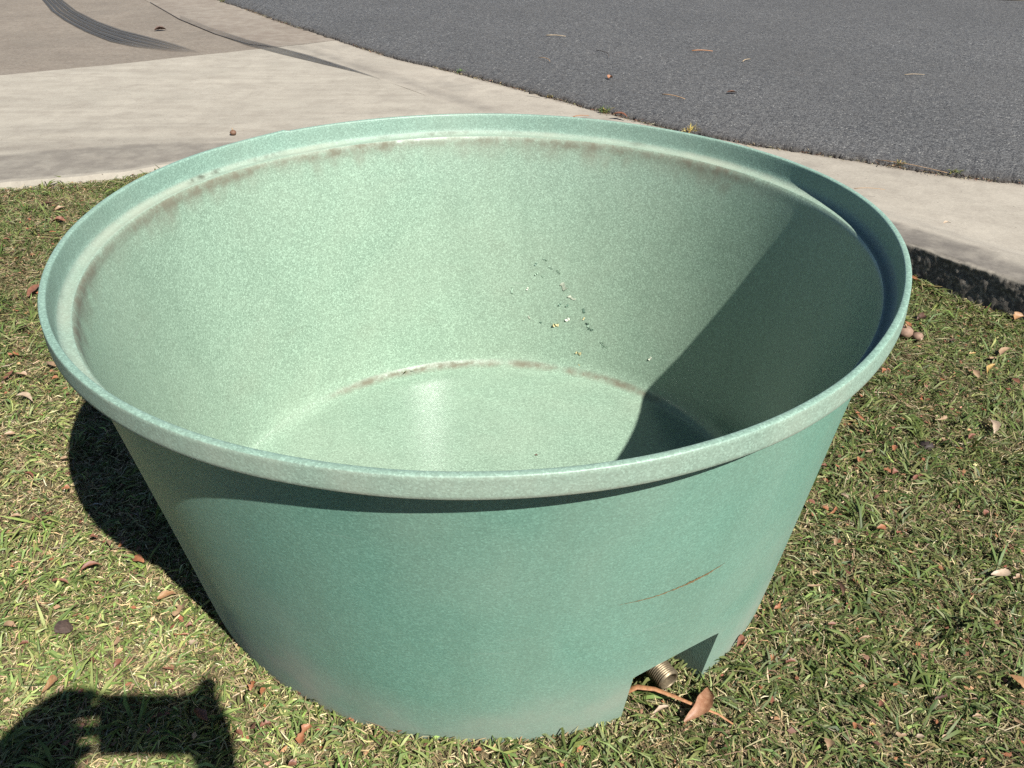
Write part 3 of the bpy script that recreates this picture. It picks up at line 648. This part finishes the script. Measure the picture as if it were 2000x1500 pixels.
LEAVES= [(1.305, 0.702, 0.026, 0.017, 0.69, 'o'), (1.603, 0.68, 0.048, 0.021, -1.6, 't'), (1.666, 0.721, 0.063, 0.013, 0.81, 'y'), (1.711, 0.638, 0.034, 0.019, -1.45, 'r'), (1.272, 0.542, 0.028, 0.014, -1.07, 't'), (1.127, 0.415, 0.035, 0.009, -1.26, 'o'), (1.376, 0.404, 0.044, 0.017, 0.39, 't'), (1.509, 0.361, 0.069, 0.024, -1.72, 'p'), (1.42, 0.308, 0.029, 0.015, 0.47, 'r'), (1.168, 0.245, 0.025, 0.015, 0.96, 'o'), (1.234, 0.259, 0.026, 0.01, -1.48, 'r'), (1.051, 0.188, 0.027, 0.018, 1.06, 'o'), (1.109, 0.138, 0.021, 0.019, -0.65, 'o'), (1.129, 0.131, 0.023, 0.017, 0.27, 'r'), (1.185, 0.113, 0.041, 0.02, 0.46, 'r'), (1.096, 0.231, 0.031, 0.011, 0.48, 't'), (0.954, 0.024, 0.031, 0.018, -1.17, 'p'), (0.885, -0.031, 0.016, 0.012, -0.89, 'o'), (0.902, -0.041, 0.041, 0.013, 0.75, 'o'), (1.006, -0.108, 0.024, 0.017, 0.25, 'o'), (0.869, -0.162, 0.032, 0.016, 1.16, 't'), (1.306, -0.037, 0.023, 0.013, 0.69, 'r'), (0.935, 0.155, 0.017, 0.014, 0.01, 'r'), (0.856, -0.006, 0.019, 0.012, -0.89, 'r'), (0.67, -0.382, 0.022, 0.014, 0.73, 'o'), (1.236, -0.273, 0.057, 0.02, 0.4, 'p'), (1.27, -0.285, 0.028, 0.016, 0.23, 't'), (0.836, -0.32, 0.038, 0.011, -1.48, 'b'), (0.778, -0.312, 0.038, 0.011, 0.13, 't'), (0.777, -0.433, 0.02, 0.01, 0.22, 'r'), (0.838, -0.47, 0.025, 0.009, 0.22, 't'), (0.621, -0.525, 0.026, 0.012, 0.83, 'o'), (0.656, -0.538, 0.021, 0.012, 0.22, 'r'), (1.119, -0.59, 0.04, 0.021, -0.98, 'O'), (0.862, -0.596, 0.019, 0.009, 0.52, 'o'), (0.811, -0.644, 0.017, 0.011, 0.99, 'r'), (0.942, -0.628, 0.034, 0.009, 0.43, 'b'), (0.742, -0.698, 0.016, 0.011, 0.64, 'o'), (0.777, -0.694, 0.012, 0.009, 0.01, 'y'), (0.676, -0.739, 0.03, 0.018, -1.57, 't'), (0.826, -0.717, 0.019, 0.01, -0.21, 't'), (0.863, -0.72, 0.016, 0.01, 0.01, 'p'), (0.917, -0.717, 0.029, 0.007, 0.55, 't'), (1.072, -0.686, 0.023, 0.009, -1.09, 't'), (0.994, -0.675, 0.02, 0.01, 0.2, 't'), (1.054, -0.483, 0.018, 0.009, -1.57, 'r'), (-0.954, -0.257, 0.048, 0.016, 0.44, 'r'), (-0.85, -0.236, 0.036, 0.023, -0.41, 'o'), (-1.004, -0.311, 0.038, 0.013, -0.11, 'r'), (-0.736, -0.357, 0.042, 0.021, 0.27, 'O'), (-0.689, -0.411, 0.033, 0.023, 1.47, 't'), (-1.059, -0.448, 0.033, 0.016, -0.2, 't'), (-0.891, -0.609, 0.05, 0.021, 1.55, 'O'), (-0.801, -0.492, 0.028, 0.011, 1.51, 't'), (-0.832, -0.548, 0.021, 0.01, -0.86, 'r'), (-0.774, -0.556, 0.022, 0.013, 1.3, 'r'), (-0.66, -0.575, 0.023, 0.009, -0.2, 'r'), (-0.632, -0.501, 0.023, 0.013, -0.39, 'p'), (-0.471, -0.618, 0.023, 0.017, 1.36, 'o'), (-0.45, -0.629, 0.019, 0.012, 1.52, 'o'), (-0.348, -0.731, 0.04, 0.022, 1.29, 'o'), (-0.559, -0.686, 0.038, 0.018, -0.65, 'r'), (-0.425, -0.71, 0.021, 0.016, 0.45, 'r'), (-0.473, -0.725, 0.016, 0.011, -0.52, 'r'), (-0.626, -0.686, 0.011, 0.01, 0.23, 'r'), (-0.653, -0.456, 0.015, 0.011, 0.26, 'r'), (-0.721, -0.619, 0.015, 0.009, 1.27, 't'), (-0.355, -0.795, 0.016, 0.013, 0.65, 'r'), (-0.909, -0.181, 0.023, 0.013, 1.56, 'o'), (-0.942, -0.176, 0.028, 0.01, -0.91, 't'), (-0.663, -0.485, 0.033, 0.006, 0.01, 'o'), (-0.82, -0.628, 0.013, 0.009, 1.07, 'r'), (-1.005, -0.493, 0.019, 0.011, 0.56, 'r'), (-2.035, 2.024, 0.056, 0.036, 0.29, 'r'), (-2.212, 2.285, 0.078, 0.025, -0.38, 'b'), (-1.816, 1.295, 0.084, 0.033, 1.53, 'r'), (-1.643, 0.786, 0.042, 0.017, -0.15, 'o'), (-1.489, 0.714, 0.053, 0.019, -0.76, 't'), (-1.549, 0.632, 0.036, 0.022, 0.02, 't'), (-1.436, 0.63, 0.023, 0.024, 0.02, 'o'), (-1.464, 0.497, 0.062, 0.019, -0.38, 'p'), (-1.587, 0.638, 0.056, 0.017, 1.55, 'r'), (-2.001, 1.884, 0.027, 0.018, 0.02, 'o'), (-2.111, 2.208, 0.045, 0.024, 0.61, 't'), (-1.143, 0.04, 0.02, 0.018, 0.33, 'o'), (-1.21, 0.18, 0.023, 0.014, 0.01, 't'), (-0.992, -0.15, 0.018, 0.017, 0.01, 'r'), (-2.165, 1.795, 0.028, 0.02, 0.57, 'r'), (-1.7, 0.971, 0.032, 0.016, 0.91, 'b'), (-1.414, 0.29, 0.029, 0.015, 0.37, 't'), (-1.262, 0.093, 0.03, 0.012, -0.43, 'r'), (-1.22, -0.08, 0.024, 0.013, 0.32, 't'), (-1.144, -0.059, 0.017, 0.01, 1.0, 'r'), (0.56, -0.487, 0.037, 0.015, 0.98, 'r'), (1.749, 1.389, 0.072, 0.029, -0.45, 'g'), (1.523, 1.051, 0.029, 0.017, -1.18, 'o'), (1.593, 1.103, 0.054, 0.025, 0.71, 'b'), (1.714, 1.468, 0.053, 0.018, -1.26, 'o'), (1.966, 1.127, 0.054, 0.032, 0.53, 'O'), (1.777, 0.845, 0.06, 0.026, 0.71, 't'), (1.643, 0.933, 0.03, 0.02, 0.02, 'b'), (1.72, 0.8, 0.047, 0.016, 0.31, 't'), (1.665, 0.835, 0.022, 0.014, 0.02, 'y'), (1.523, 0.927, 0.02, 0.008, 0.69, 'p'), (1.89, 1.204, 0.019, 0.013, -0.92, 'r'), (0.358, -0.667, 0.04, 0.01, 0.57, 'p')]
SPECIAL = {   # index in LEAVES: label
    7: 'pale torn leaf standing out on the grass right of the tub, nearest the right edge',
    25: 'large pale curled leaf on the grass at the right edge, below the torn pale one',
    33: 'large orange leaf on the grass at the right edge near the bottom corner',
    39: 'tan oval leaf at the bottom right, left of the two small fragments',
    46: 'long red-brown leaf on the grass left of the tub beside its shadow',
    49: 'bright orange leaf against the edge of the tub shadow on the left',
    52: 'twisted orange leaf just above the shadow in the bottom left corner',
    60: 'rust-coloured leaf in front of the tub at the bottom of the picture',
    61: 'red-brown leaf lying inside the dark shadow at the bottom left',
    75: 'red-brown leaf close against the left side of the rim',
    80: 'pale pinkish leaf at the left edge beside the start of the tub shadow',
    93: 'red-brown leaf against the foot of the tub right of the pipe opening',
    94: 'olive and orange dry leaf lying against the foot of the dark kerb',
    98: 'orange leaf at the foot of the kerb by the right edge',
    106: 'pale stick-like leaf piece in front of the pipe opening',
}
NAMES = {'o': 'rust-coloured', 'O': 'bright orange', 'r': 'red-brown', 't': 'tan', 'p': 'pale', 'y': 'yellowish', 'b': 'dark brown', 'g': 'olive'}
alike = {}
for i, (x, y, l, w, a, c) in enumerate(LEAVES):
    big = l > .034
    me = leaf_mesh('fallen_leaf', l*1.05, w*1.1, LEAFM[c], 100+i, .6, 0 if (l > .045 or i % 2) else 1)
    o = link(bpy.data.objects.new('fallen_leaf', me)); rnd = random.Random(i)
    o.location = (x, y, float(ground_z(np.array([x]), np.array([y]))[0])+.024+rnd.uniform(0, .004)); o.rotation_euler = (rnd.uniform(-.22, .22), rnd.uniform(-.15, .15), a)
    side = 'on the grass left of the tub' if x < -.3 and y > -.45 else ('on the grass front left of the tub' if x < 0 else ('on the grass between tub and kerb' if y > .78 else ('on the grass right of the tub' if y > -.3 else 'on the grass at the bottom right')))
    size = 'large' if l > .045 else ('medium' if l > .026 else 'small')
    if i in SPECIAL: tag(o, SPECIAL[i], 'leaf', 'fallen leaves on the lawn')
    else:
        dx, dy, dz = x-CAM[0], y-CAM[1], .02-CAM[2]; v = (dx*rgt[0]+dy*rgt[1]+dz*rgt[2])/(dx*fwd[0]+dy*fwd[1]+dz*fwd[2])
        tag(o, f'{size} {NAMES[c]} dry leaf {side}', 'leaf', f'{size} {NAMES[c]} leaves {side}'); alike.setdefault(o['label'], []).append((v, o))
ORD = ['leftmost', 'second from left', 'third from left', 'fourth from left', 'fifth from left', 'sixth from left', 'seventh from left', 'eighth from left', 'ninth from left', 'tenth from left', 'eleventh from left', 'twelfth from left']
for lab, li in alike.items():
    if len(li) > 1:
        for k, (v, o) in enumerate(sorted(li, key=lambda q: q[0])): o['label'] = lab+', '+('rightmost' if k == len(li)-1 else ORD[k])

# the big curled leaf and the strip of bark in front of the opening
me = leaf_mesh('fallen_leaf', .104, .031, leaf_mat('leaf_copper', (0.28, 0.125, 0.062), (0.40, 0.215, 0.125)), 23, .35, 0)
o = link(bpy.data.objects.new('fallen_leaf', me)); o.location = (.444, -.664, .028); o.rotation_euler = (.06, .0, .92)
tag(o, 'big copper-brown curled leaf lying in front of the pipe opening', 'leaf', 'fallen leaves on the lawn')
def tube(name, pts, r0, r1, mat, seg=7, flat=1.0, parent=None):
    V = []; F = []; n = len(pts)
    for i, p in enumerate(pts):
        p = Vector(p); d = (Vector(pts[min(i+1, n-1)])-Vector(pts[max(i-1, 0)])).normalized()
        s = d.cross(Vector((0, 0, 1))).normalized(); u = s.cross(d); r_ = r0+(r1-r0)*i/(n-1)
        for j in range(seg):
            a = 2*math.pi*j/seg; V.append(p+s*math.cos(a)*r_+u*math.sin(a)*r_*flat)
    for i in range(n-1):
        for j in range(seg): F.append((i*seg+j, i*seg+(j+1) % seg, (i+1)*seg+(j+1) % seg, (i+1)*seg+j))
    F.append(tuple(range(seg))[::-1]); F.append(tuple((n-1)*seg+j for j in range(seg)))
    return mesh_obj(name, V, F, mat, parent, True)
o = tube('bark_strip', [(.292, -.628, .034), (.315, -.622, .041), (.350, -.630, .044), (.390, -.648, .042), (.430, -.668, .040), (.470, -.682, .034), (.497, -.700, .027)], .0075, .002, M_BARK, 8, .35)
tag(o, 'long orange strip of bark crossing under the copper leaf by the opening', 'bark')

def pod(name, loc, r, mat, label, cat, squash=.85, stalk=True, rough=.06):
    root = empty(name, loc); V = []; F = []; n, s = 8, 12; rnd = random.Random(str(loc))
    for i in range(n+1):
        t = i/n; a = math.pi*t; rr = r*math.sin(a)**.8*(1+.06*math.sin(3*t))
        for j in range(s):
            b = 2*math.pi*j/s; k = rr*(1+rnd.uniform(-rough, rough)); k *= 1+(.16 if (i+j) % 2 else -.06)*(rough > .1); V.append((k*math.cos(b), k*math.sin(b), r*squash*(1-math.cos(a))))
    for i in range(n):
        for j in range(s): F.append((i*s+j, i*s+(j+1) % s, (i+1)*s+(j+1) % s, (i+1)*s+j))
    mesh_obj('shell', V, F, mat, root, rough < .1)
    if stalk:
        z = 2*r*squash; tube('stalk', [(0, 0, z*.93), (r*.1, 0, z+r*.35), (r*.35, r*.1, z+r*.7)], r*.16, r*.10, M_TWIG, 6, 1.0, root)
    tag(root, label, cat, 'seed pods'); root.rotation_euler = (rnd.uniform(-.4, .4), rnd.uniform(-.4, .4), rnd.uniform(0, 6)); return root
pod('seed_pod', (-1.615, 3.459, .041), .018, M_NUT, 'brown seed pod lying on the pale driveway behind the tub', 'seed pod')
pod('seed_pod', (1.485, .984, .012), .026, M_STONE, 'larger round brown seed pod on the grass against the right side of the rim', 'seed pod', .8)
pod('seed_pod', (1.522, .955, .012), .019, M_STONE, 'smaller tan seed pod beside the larger one right of the rim', 'seed pod', .75, False)
pod('seed_pod', (1.279, .274, .002), .022, plain('pod_black', (0.03, 0.018, 0.014), .7), 'near-black seed pod in the grass right of the tub', 'seed pod', .7, False)
pod('seed_pod', (-.939, -.450, .012), .016, plain('pod_charred', (0.060, 0.036, 0.026), .8, 0, .6, 120), 'dark rough seed cone on the grass left of the tub', 'seed cone', .55, False, .22)

def flat_leaf(loc, l, w, rot, c, label, seed):
    o = link(bpy.data.objects.new('fallen_leaf', leaf_mesh('fallen_leaf', l, w, LEAFM[c], seed, .6))); o.location = loc; o.rotation_euler = (0, 0, rot); tag(o, label, 'leaf', 'fallen leaves on the paving')
flat_leaf((-3.280, 7.042, .048), .11, .07, .4, 'b', 'dark leaf on the brown concrete between the two tyre marks', 301)
flat_leaf((1.63, 4.60, .060), .075, .035, .1, 'b', 'dark brown leaf lying alone on the asphalt', 302)
flat_leaf((.80, 5.06, .060), .045, .045, .9, 'o', 'small rusty leaf on the asphalt behind the middle of the rim', 303)
flat_leaf((.76, 3.92, .062), .11, .035, -.5, 'r', 'long brown leaf caught at the asphalt edge behind the rim', 304)
flat_leaf((1.952, 1.80, .142), .035, .016, .2, 'p', 'pale leaf chip on the concrete above the dark kerb strip', 305)
def twig(a, b, r_, mat, label, z=.060, bow=.06):
    a = np.array(a); b = np.array(b); m = (a+b)/2; d = b-a; q = np.array([-d[1], d[0]])*bow
    pts = [(*a, z), (*(a*.75+b*.25+q*.7), z+.004), (*(m+q), z+.005), (*(a*.25+b*.75+q*.7), z+.003), (*b, z)]
    o = tube('twig', pts, r_*.72, r_*.45, mat, 6); tag(o, label, 'twig', 'twigs on the paving')
twig((.38, 6.87), (.56, 6.83), .006, M_PALE, 'pale twig on the asphalt towards the top middle')
twig((1.62, 6.18), (1.80, 6.17), .0075, M_BARK, 'orange twig with a fleck of leaf on the asphalt, upper middle')
twig((1.96, 5.73), (2.05, 5.84), .005, M_PALE, 'short pale twig on the asphalt right of the orange one')
twig((1.12, 4.54), (1.26, 4.40), .005, M_TWIG, 'brown twig on the asphalt left of the lone dark leaf')
twig((3.12, 5.27), (3.28, 5.28), .0035, M_PALE, 'thin pale straw on the asphalt at the right', bow=.02)
twig((.28, 5.82), (.37, 5.66), .004, M_TWIG, 'thin curved twig on the asphalt behind the rim', bow=.15)
twig((.79, 6.16), (.86, 5.84), .004, plain('twig_dark', (.07, .05, .035), .8), 'dark bent twig on the asphalt behind the middle of the tub', bow=.15)
twig((1.770, 2.427), (1.921, 2.416), .0022, M_TWIG, 'single reddish needle on the concrete beside the right of the rim', .085, .01)
twig((.455, 3.93), (.560, 3.96), .0045, M_BARK, 'short orange twig on the concrete just behind the rim', .050, .03)
twig((.18, 4.545), (.27, 4.50), .007, plain('twig_black', (.03, .024, .02), .8), 'short black twig at the asphalt edge', .056, .02)
twig((2.10, 3.02), (2.40, 2.79), .0026, M_TWIG, 'long reddish twig along the asphalt edge at the right', .056, .03)

# weeds in the asphalt joint
def weed(x, y, n, h, pal, label):
    k = n; px = x+RNG.normal(0, .016, k); py = y+RNG.normal(0, .012, k)
    V, T, c = blades(px, py, np.full(k, .042), RNG.uniform(.5, 1.1, k)*h, RNG.uniform(.003, .0055, k), RNG.uniform(0, 6.28, k), RNG.normal(.8, .3, k), RNG.normal(.6, .3, k), RNG.normal(0, .3, k), pick(pal, k, .2))
    o = tri_mesh('weed', V, T, M_GRASS, c); tag(o, label, 'weed', 'weeds along the asphalt edge')
YEL = [(.45, .36, .10), (.52, .42, .16), (.40, .28, .09)]
weed(-3.24, 8.98, 30, .06, YEL+GREENS, 'yellow-green weed at the asphalt edge by the top of the picture')
weed(-.34, 5.30, 26, .045, [(.10, .20, .04), (.14, .24, .06)], 'tiny bright green weed at the asphalt edge')
weed(.33, 4.50, 22, .035, YEL+DULL, 'small dry weed at the asphalt edge beside the black twig')
weed(.67, 4.09, 40, .06, GREENS+YEL, 'green and yellow weed at the asphalt edge behind the rim')
weed(1.17, 3.62, 46, .075, YEL, 'yellow dry weed showing just over the far rim')
weed(2.22, 2.97, 40, .045, YEL+DULL, 'dry weed at the asphalt edge right of the rim')
weed(2.46, 2.82, 40, .05, GREENS+YEL, 'green-tinged weed at the asphalt edge furthest right')
# fine debris swept against the asphalt edge
n = 2600; q = RNG.uniform(at_d(-3.6), at_d(3.1), n); ox = np.abs(RNG.normal(0, .016, n))
gx = np.interp(q, _d, ASPH[:, 0]); gy = np.interp(q, _d, ASPH[:, 1]); k = vnoise(q*3, q*0+2) > .42
gx, gy, ox = gx[k]-.6*ox[k], gy[k]-.8*ox[k], ox[k]; n = len(gx)
V, T, c = blades(gx, gy, np.full(n, .041), RNG.uniform(.008, .035, n), RNG.uniform(.0015, .004, n), RNG.uniform(0, 6.28, n), RNG.normal(.15, .3, n), RNG.normal(.2, .3, n), RNG.normal(0, .6, n), pick(STRAW+[(.2, .09, .05), (.07, .05, .035), (.05, .045, .04)]*3, n, .3))
tag(tri_mesh('edge_debris', V, T, M_STRAW, c), 'straw and leaf debris along the asphalt edge', 'debris', kind='stuff')

# ================================================================ PHOTOGRAPHER (behind the lens; only the shadow reaches the picture)
def pp(a, b, c): return tuple(CAM + rgt*a + upv*b - fwd*c)
def wp(x, y, z): return (CAM[0]+x, CAM[1]+y, CAM[2]+z)
def skin_obj(name, nodes, edges, mat, parent=None, root=0, sub=2):
    me = bpy.data.meshes.new(name); names = list(nodes); ix = {k: i for i, k in enumerate(names)}
    me.from_pydata([nodes[k][0] for k in names], [(ix[a], ix[b]) for a, b in edges], [])
    o = link(bpy.data.objects.new(name, me), parent); md = o.modifiers.new('skin', 'SKIN'); md.use_smooth_shade = True
    for i, k in enumerate(names):
        r_ = nodes[k][1]; me.skin_vertices[0].data[i].radius = r_ if isinstance(r_, tuple) else (r_, r_)
    me.skin_vertices[0].data[root].use_root = True
    sb = o.modifiers.new('sub', 'SUBSURF'); sb.levels = sb.render_levels = sub; me.materials.append(mat); return o
person = empty('person', wp(0, -.34, -CAM[2])); 
B = wp(0, -.46, 0)
nd = {'pelvis': (wp(.02, -.36, -.50), (.15, .11)), 'waist': (wp(.02, -.35, -.34), (.135, .10)), 'chest': (wp(.02, -.33, -.11), (.155, .11)), 'neck0': (wp(.01, -.31, .04), .062), 'neck': (wp(.0, -.285, .11), .056),
      'skull': (wp(.0, -.25, .205), (.082, .095)), 'crown': (wp(.0, -.262, .275), (.07, .08)), 'chin': (wp(.0, -.190, .140), .035), 'nose': (wp(.0, -.148, .185), .012)}
ed = [('pelvis', 'waist'), ('waist', 'chest'), ('chest', 'neck0'), ('neck0', 'neck'), ('neck', 'skull'), ('skull', 'crown'), ('skull', 'chin'), ('skull', 'nose')]
for s, sx in (('r', 1), ('l', -1)):
    hx = .10*sx+.02
    nd.update({s+'hip': (wp(hx, -.36, -.58), .085), s+'knee': (wp(hx+.02*sx, -.33, -1.00), .058), s+'ankle': (wp(hx+.02*sx, -.36, -1.40), .038), s+'toe': (wp(hx+.03*sx, -.22, -1.462), .030),
               s+'shoulder': (wp(.19*sx+.02, -.33, -.03), .062)})
    ed += [('pelvis', s+'hip'), (s+'hip', s+'knee'), (s+'knee', s+'ankle'), (s+'ankle', s+'toe'), ('chest', s+'shoulder')]
# arms and hands round the phone (the phone spans about 0.00..0.16 across)
nd.update({'relbow': (wp(.36, -.20, -.30), .044), 'rwrist': (pp(.222, -.065, .080), .036), 'rpalm': (pp(.206, .018, .045), (.062, .032)),
           'ri1': (pp(.188, .074, .030), .0270), 'ri2': (pp(.194, .094, .022), .0230), 'ri3': (pp(.199, .112, .014), .0160),
           'rm1': (pp(.172, .055, .002), .0125), 'rm2': (pp(.152, .060, -.014), .011), 'rm3': (pp(.130, .056, -.014), .0095),
           'rr1': (pp(.172, .026, .000), .0125), 'rr2': (pp(.152, .028, -.015), .011), 'rr3': (pp(.132, .024, -.014), .0095),
           'rp1': (pp(.174, -.004, .002), .0110), 'rp2': (pp(.156, -.006, -.012), .010), 'rp3': (pp(.138, -.010, -.012), .0085),
           'rt1': (pp(.160, -.014, .052), .0150), 'rt2': (pp(.130, -.012, .036), .0125), 'rt3': (pp(.108, .000, .028), .0105),
           'lelbow': (wp(-.23, -.20, -.30), .044), 'lwrist': (pp(-.190, -.060, .080), .036), 'lpalm': (pp(-.184, .026, .045), (.066, .034)),
           'li1': (pp(-.110, .066, .030), .0200), 'li2': (pp(-.070, .070, .022), .0185), 'li3': (pp(-.034, .070, .012), .0150),
           'lm1': (pp(-.105, .030, .014), .0200), 'lm2': (pp(-.065, .032, .006), .0180), 'lm3': (pp(-.030, .034, .006), .0150),
           'lr1': (pp(-.106, -.004, .012), .0190), 'lr2': (pp(-.066, -.008, .006), .0170), 'lr3': (pp(-.030, -.004, .008), .0140),
           'lp1': (pp(-.110, -.034, .020), .0180), 'lp2': (pp(-.074, -.044, .016), .0160), 'lp3': (pp(-.040, -.036, .014), .0130),
           'lt1': (pp(-.130, .060, .056), .0180), 'lt2': (pp(-.095, .084, .050), .0150), 'lt3': (pp(-.055, .086, .040), .0120)})
for s in 'rl':
    ed += [(s+'shoulder', s+'elbow'), (s+'elbow', s+'wrist'), (s+'wrist', s+'palm')]
    for f_ in 'imrpt': ed += [(s+'palm', s+f_+'1'), (s+f_+'1', s+f_+'2'), (s+f_+'2', s+f_+'3')]
Mi = Matrix.Translation(-Vector(person.location))
def rebase(d): return {k: (tuple(Vector(p)-Vector(person.location)), r_) for k, (p, r_) in d.items()}
nd = rebase(nd); skin_obj('body', nd, ed, M_SKIN, person)
grow = lambda keys, f_: {k: (nd[k][0], tuple(x*f_ for x in nd[k][1]) if isinstance(nd[k][1], tuple) else nd[k][1]*f_) for k in keys}
mid = lambda a, b, t_: tuple(Vector(nd[a][0]).lerp(Vector(nd[b][0]), t_))
sh = grow(['pelvis', 'waist', 'chest', 'neck0', 'rshoulder', 'lshoulder'], 1.14); sh['rsl'] = (nd['relbow'][0], .078); sh['lsl'] = (nd['lelbow'][0], .078); sh['rcf'] = (mid('relbow', 'rwrist', .97), .082); sh['lcf'] = (mid('lelbow', 'lwrist', .97), .082)
skin_obj('shirt', sh, [('pelvis', 'waist'), ('waist', 'chest'), ('chest', 'neck0'), ('chest', 'rshoulder'), ('chest', 'lshoulder'), ('rshoulder', 'rsl'), ('lshoulder', 'lsl'), ('rsl', 'rcf'), ('lsl', 'lcf')], M_SHIRT, person)
tr = grow(['pelvis', 'rhip', 'lhip', 'rknee', 'lknee', 'rankle', 'lankle'], 1.16)
skin_obj('trousers', tr, [('pelvis', 'rhip'), ('pelvis', 'lhip'), ('rhip', 'rknee'), ('lhip', 'lknee'), ('rknee', 'rankle'), ('lknee', 'lankle')], M_TROUSER, person)
for s in 'rl':
    shn = grow([s+'ankle', s+'toe'], 1.25); shn['heel'] = (tuple(Vector(nd[s+'ankle'][0])+Vector((0, -.03, -.06))), .034)
    skin_obj('shoe', shn, [(s+'ankle', 'heel'), ('heel', s+'toe')], M_SHOE, person)
hr = {'a': (tuple(Vector(nd['crown'][0])+Vector((0, -.012, .012))), (.082, .094)), 'b': (tuple(Vector(nd['skull'][0])+Vector((0, -.035, .01))), (.080, .080)), 'c': (tuple(Vector(nd['neck'][0])+Vector((0, -.02, .02))), (.058, .05))}
skin_obj('hair', hr, [('a', 'b'), ('b', 'c')], M_HAIR, person)
for sx in (-1, 1):
    e = Vector(nd['skull'][0])+Vector((.032*sx, .088, -.004)); lathe('eye', [(.001, .011), (.008, .009), (.011, 0), (.008, -.009), (.001, -.011)], plain('eye', (.6, .6, .6), .2), person, e, (0, 1, 0), 12)
tag(person, 'person in a dark shirt holding up a phone, whose shadow falls at the bottom left', 'person')
ph = empty('phone', pp(.062, .012, .016)); ph.rotation_euler = cam.matrix_world.to_euler()
bm = bmesh.new(); bmesh.ops.create_cube(bm, size=1.0); bmesh.ops.scale(bm, vec=(.196, .126, .009), verts=bm.verts); bmesh.ops.bevel(bm, geom=bm.edges[:], offset=.003, segments=2, affect='EDGES')
me = bpy.data.meshes.new('shell'); bm.to_mesh(me); bm.free(); me.materials.append(M_PHONE); link(bpy.data.objects.new('shell', me), ph)
mesh_obj('screen', [(-.088, -.043, .0050), (.088, -.043, .0050), (.088, .043, .0050), (-.088, .043, .0050)], [(0, 1, 2, 3)], M_GLASS, ph)
tag(ph, 'dark phone held sideways by the person', 'phone')
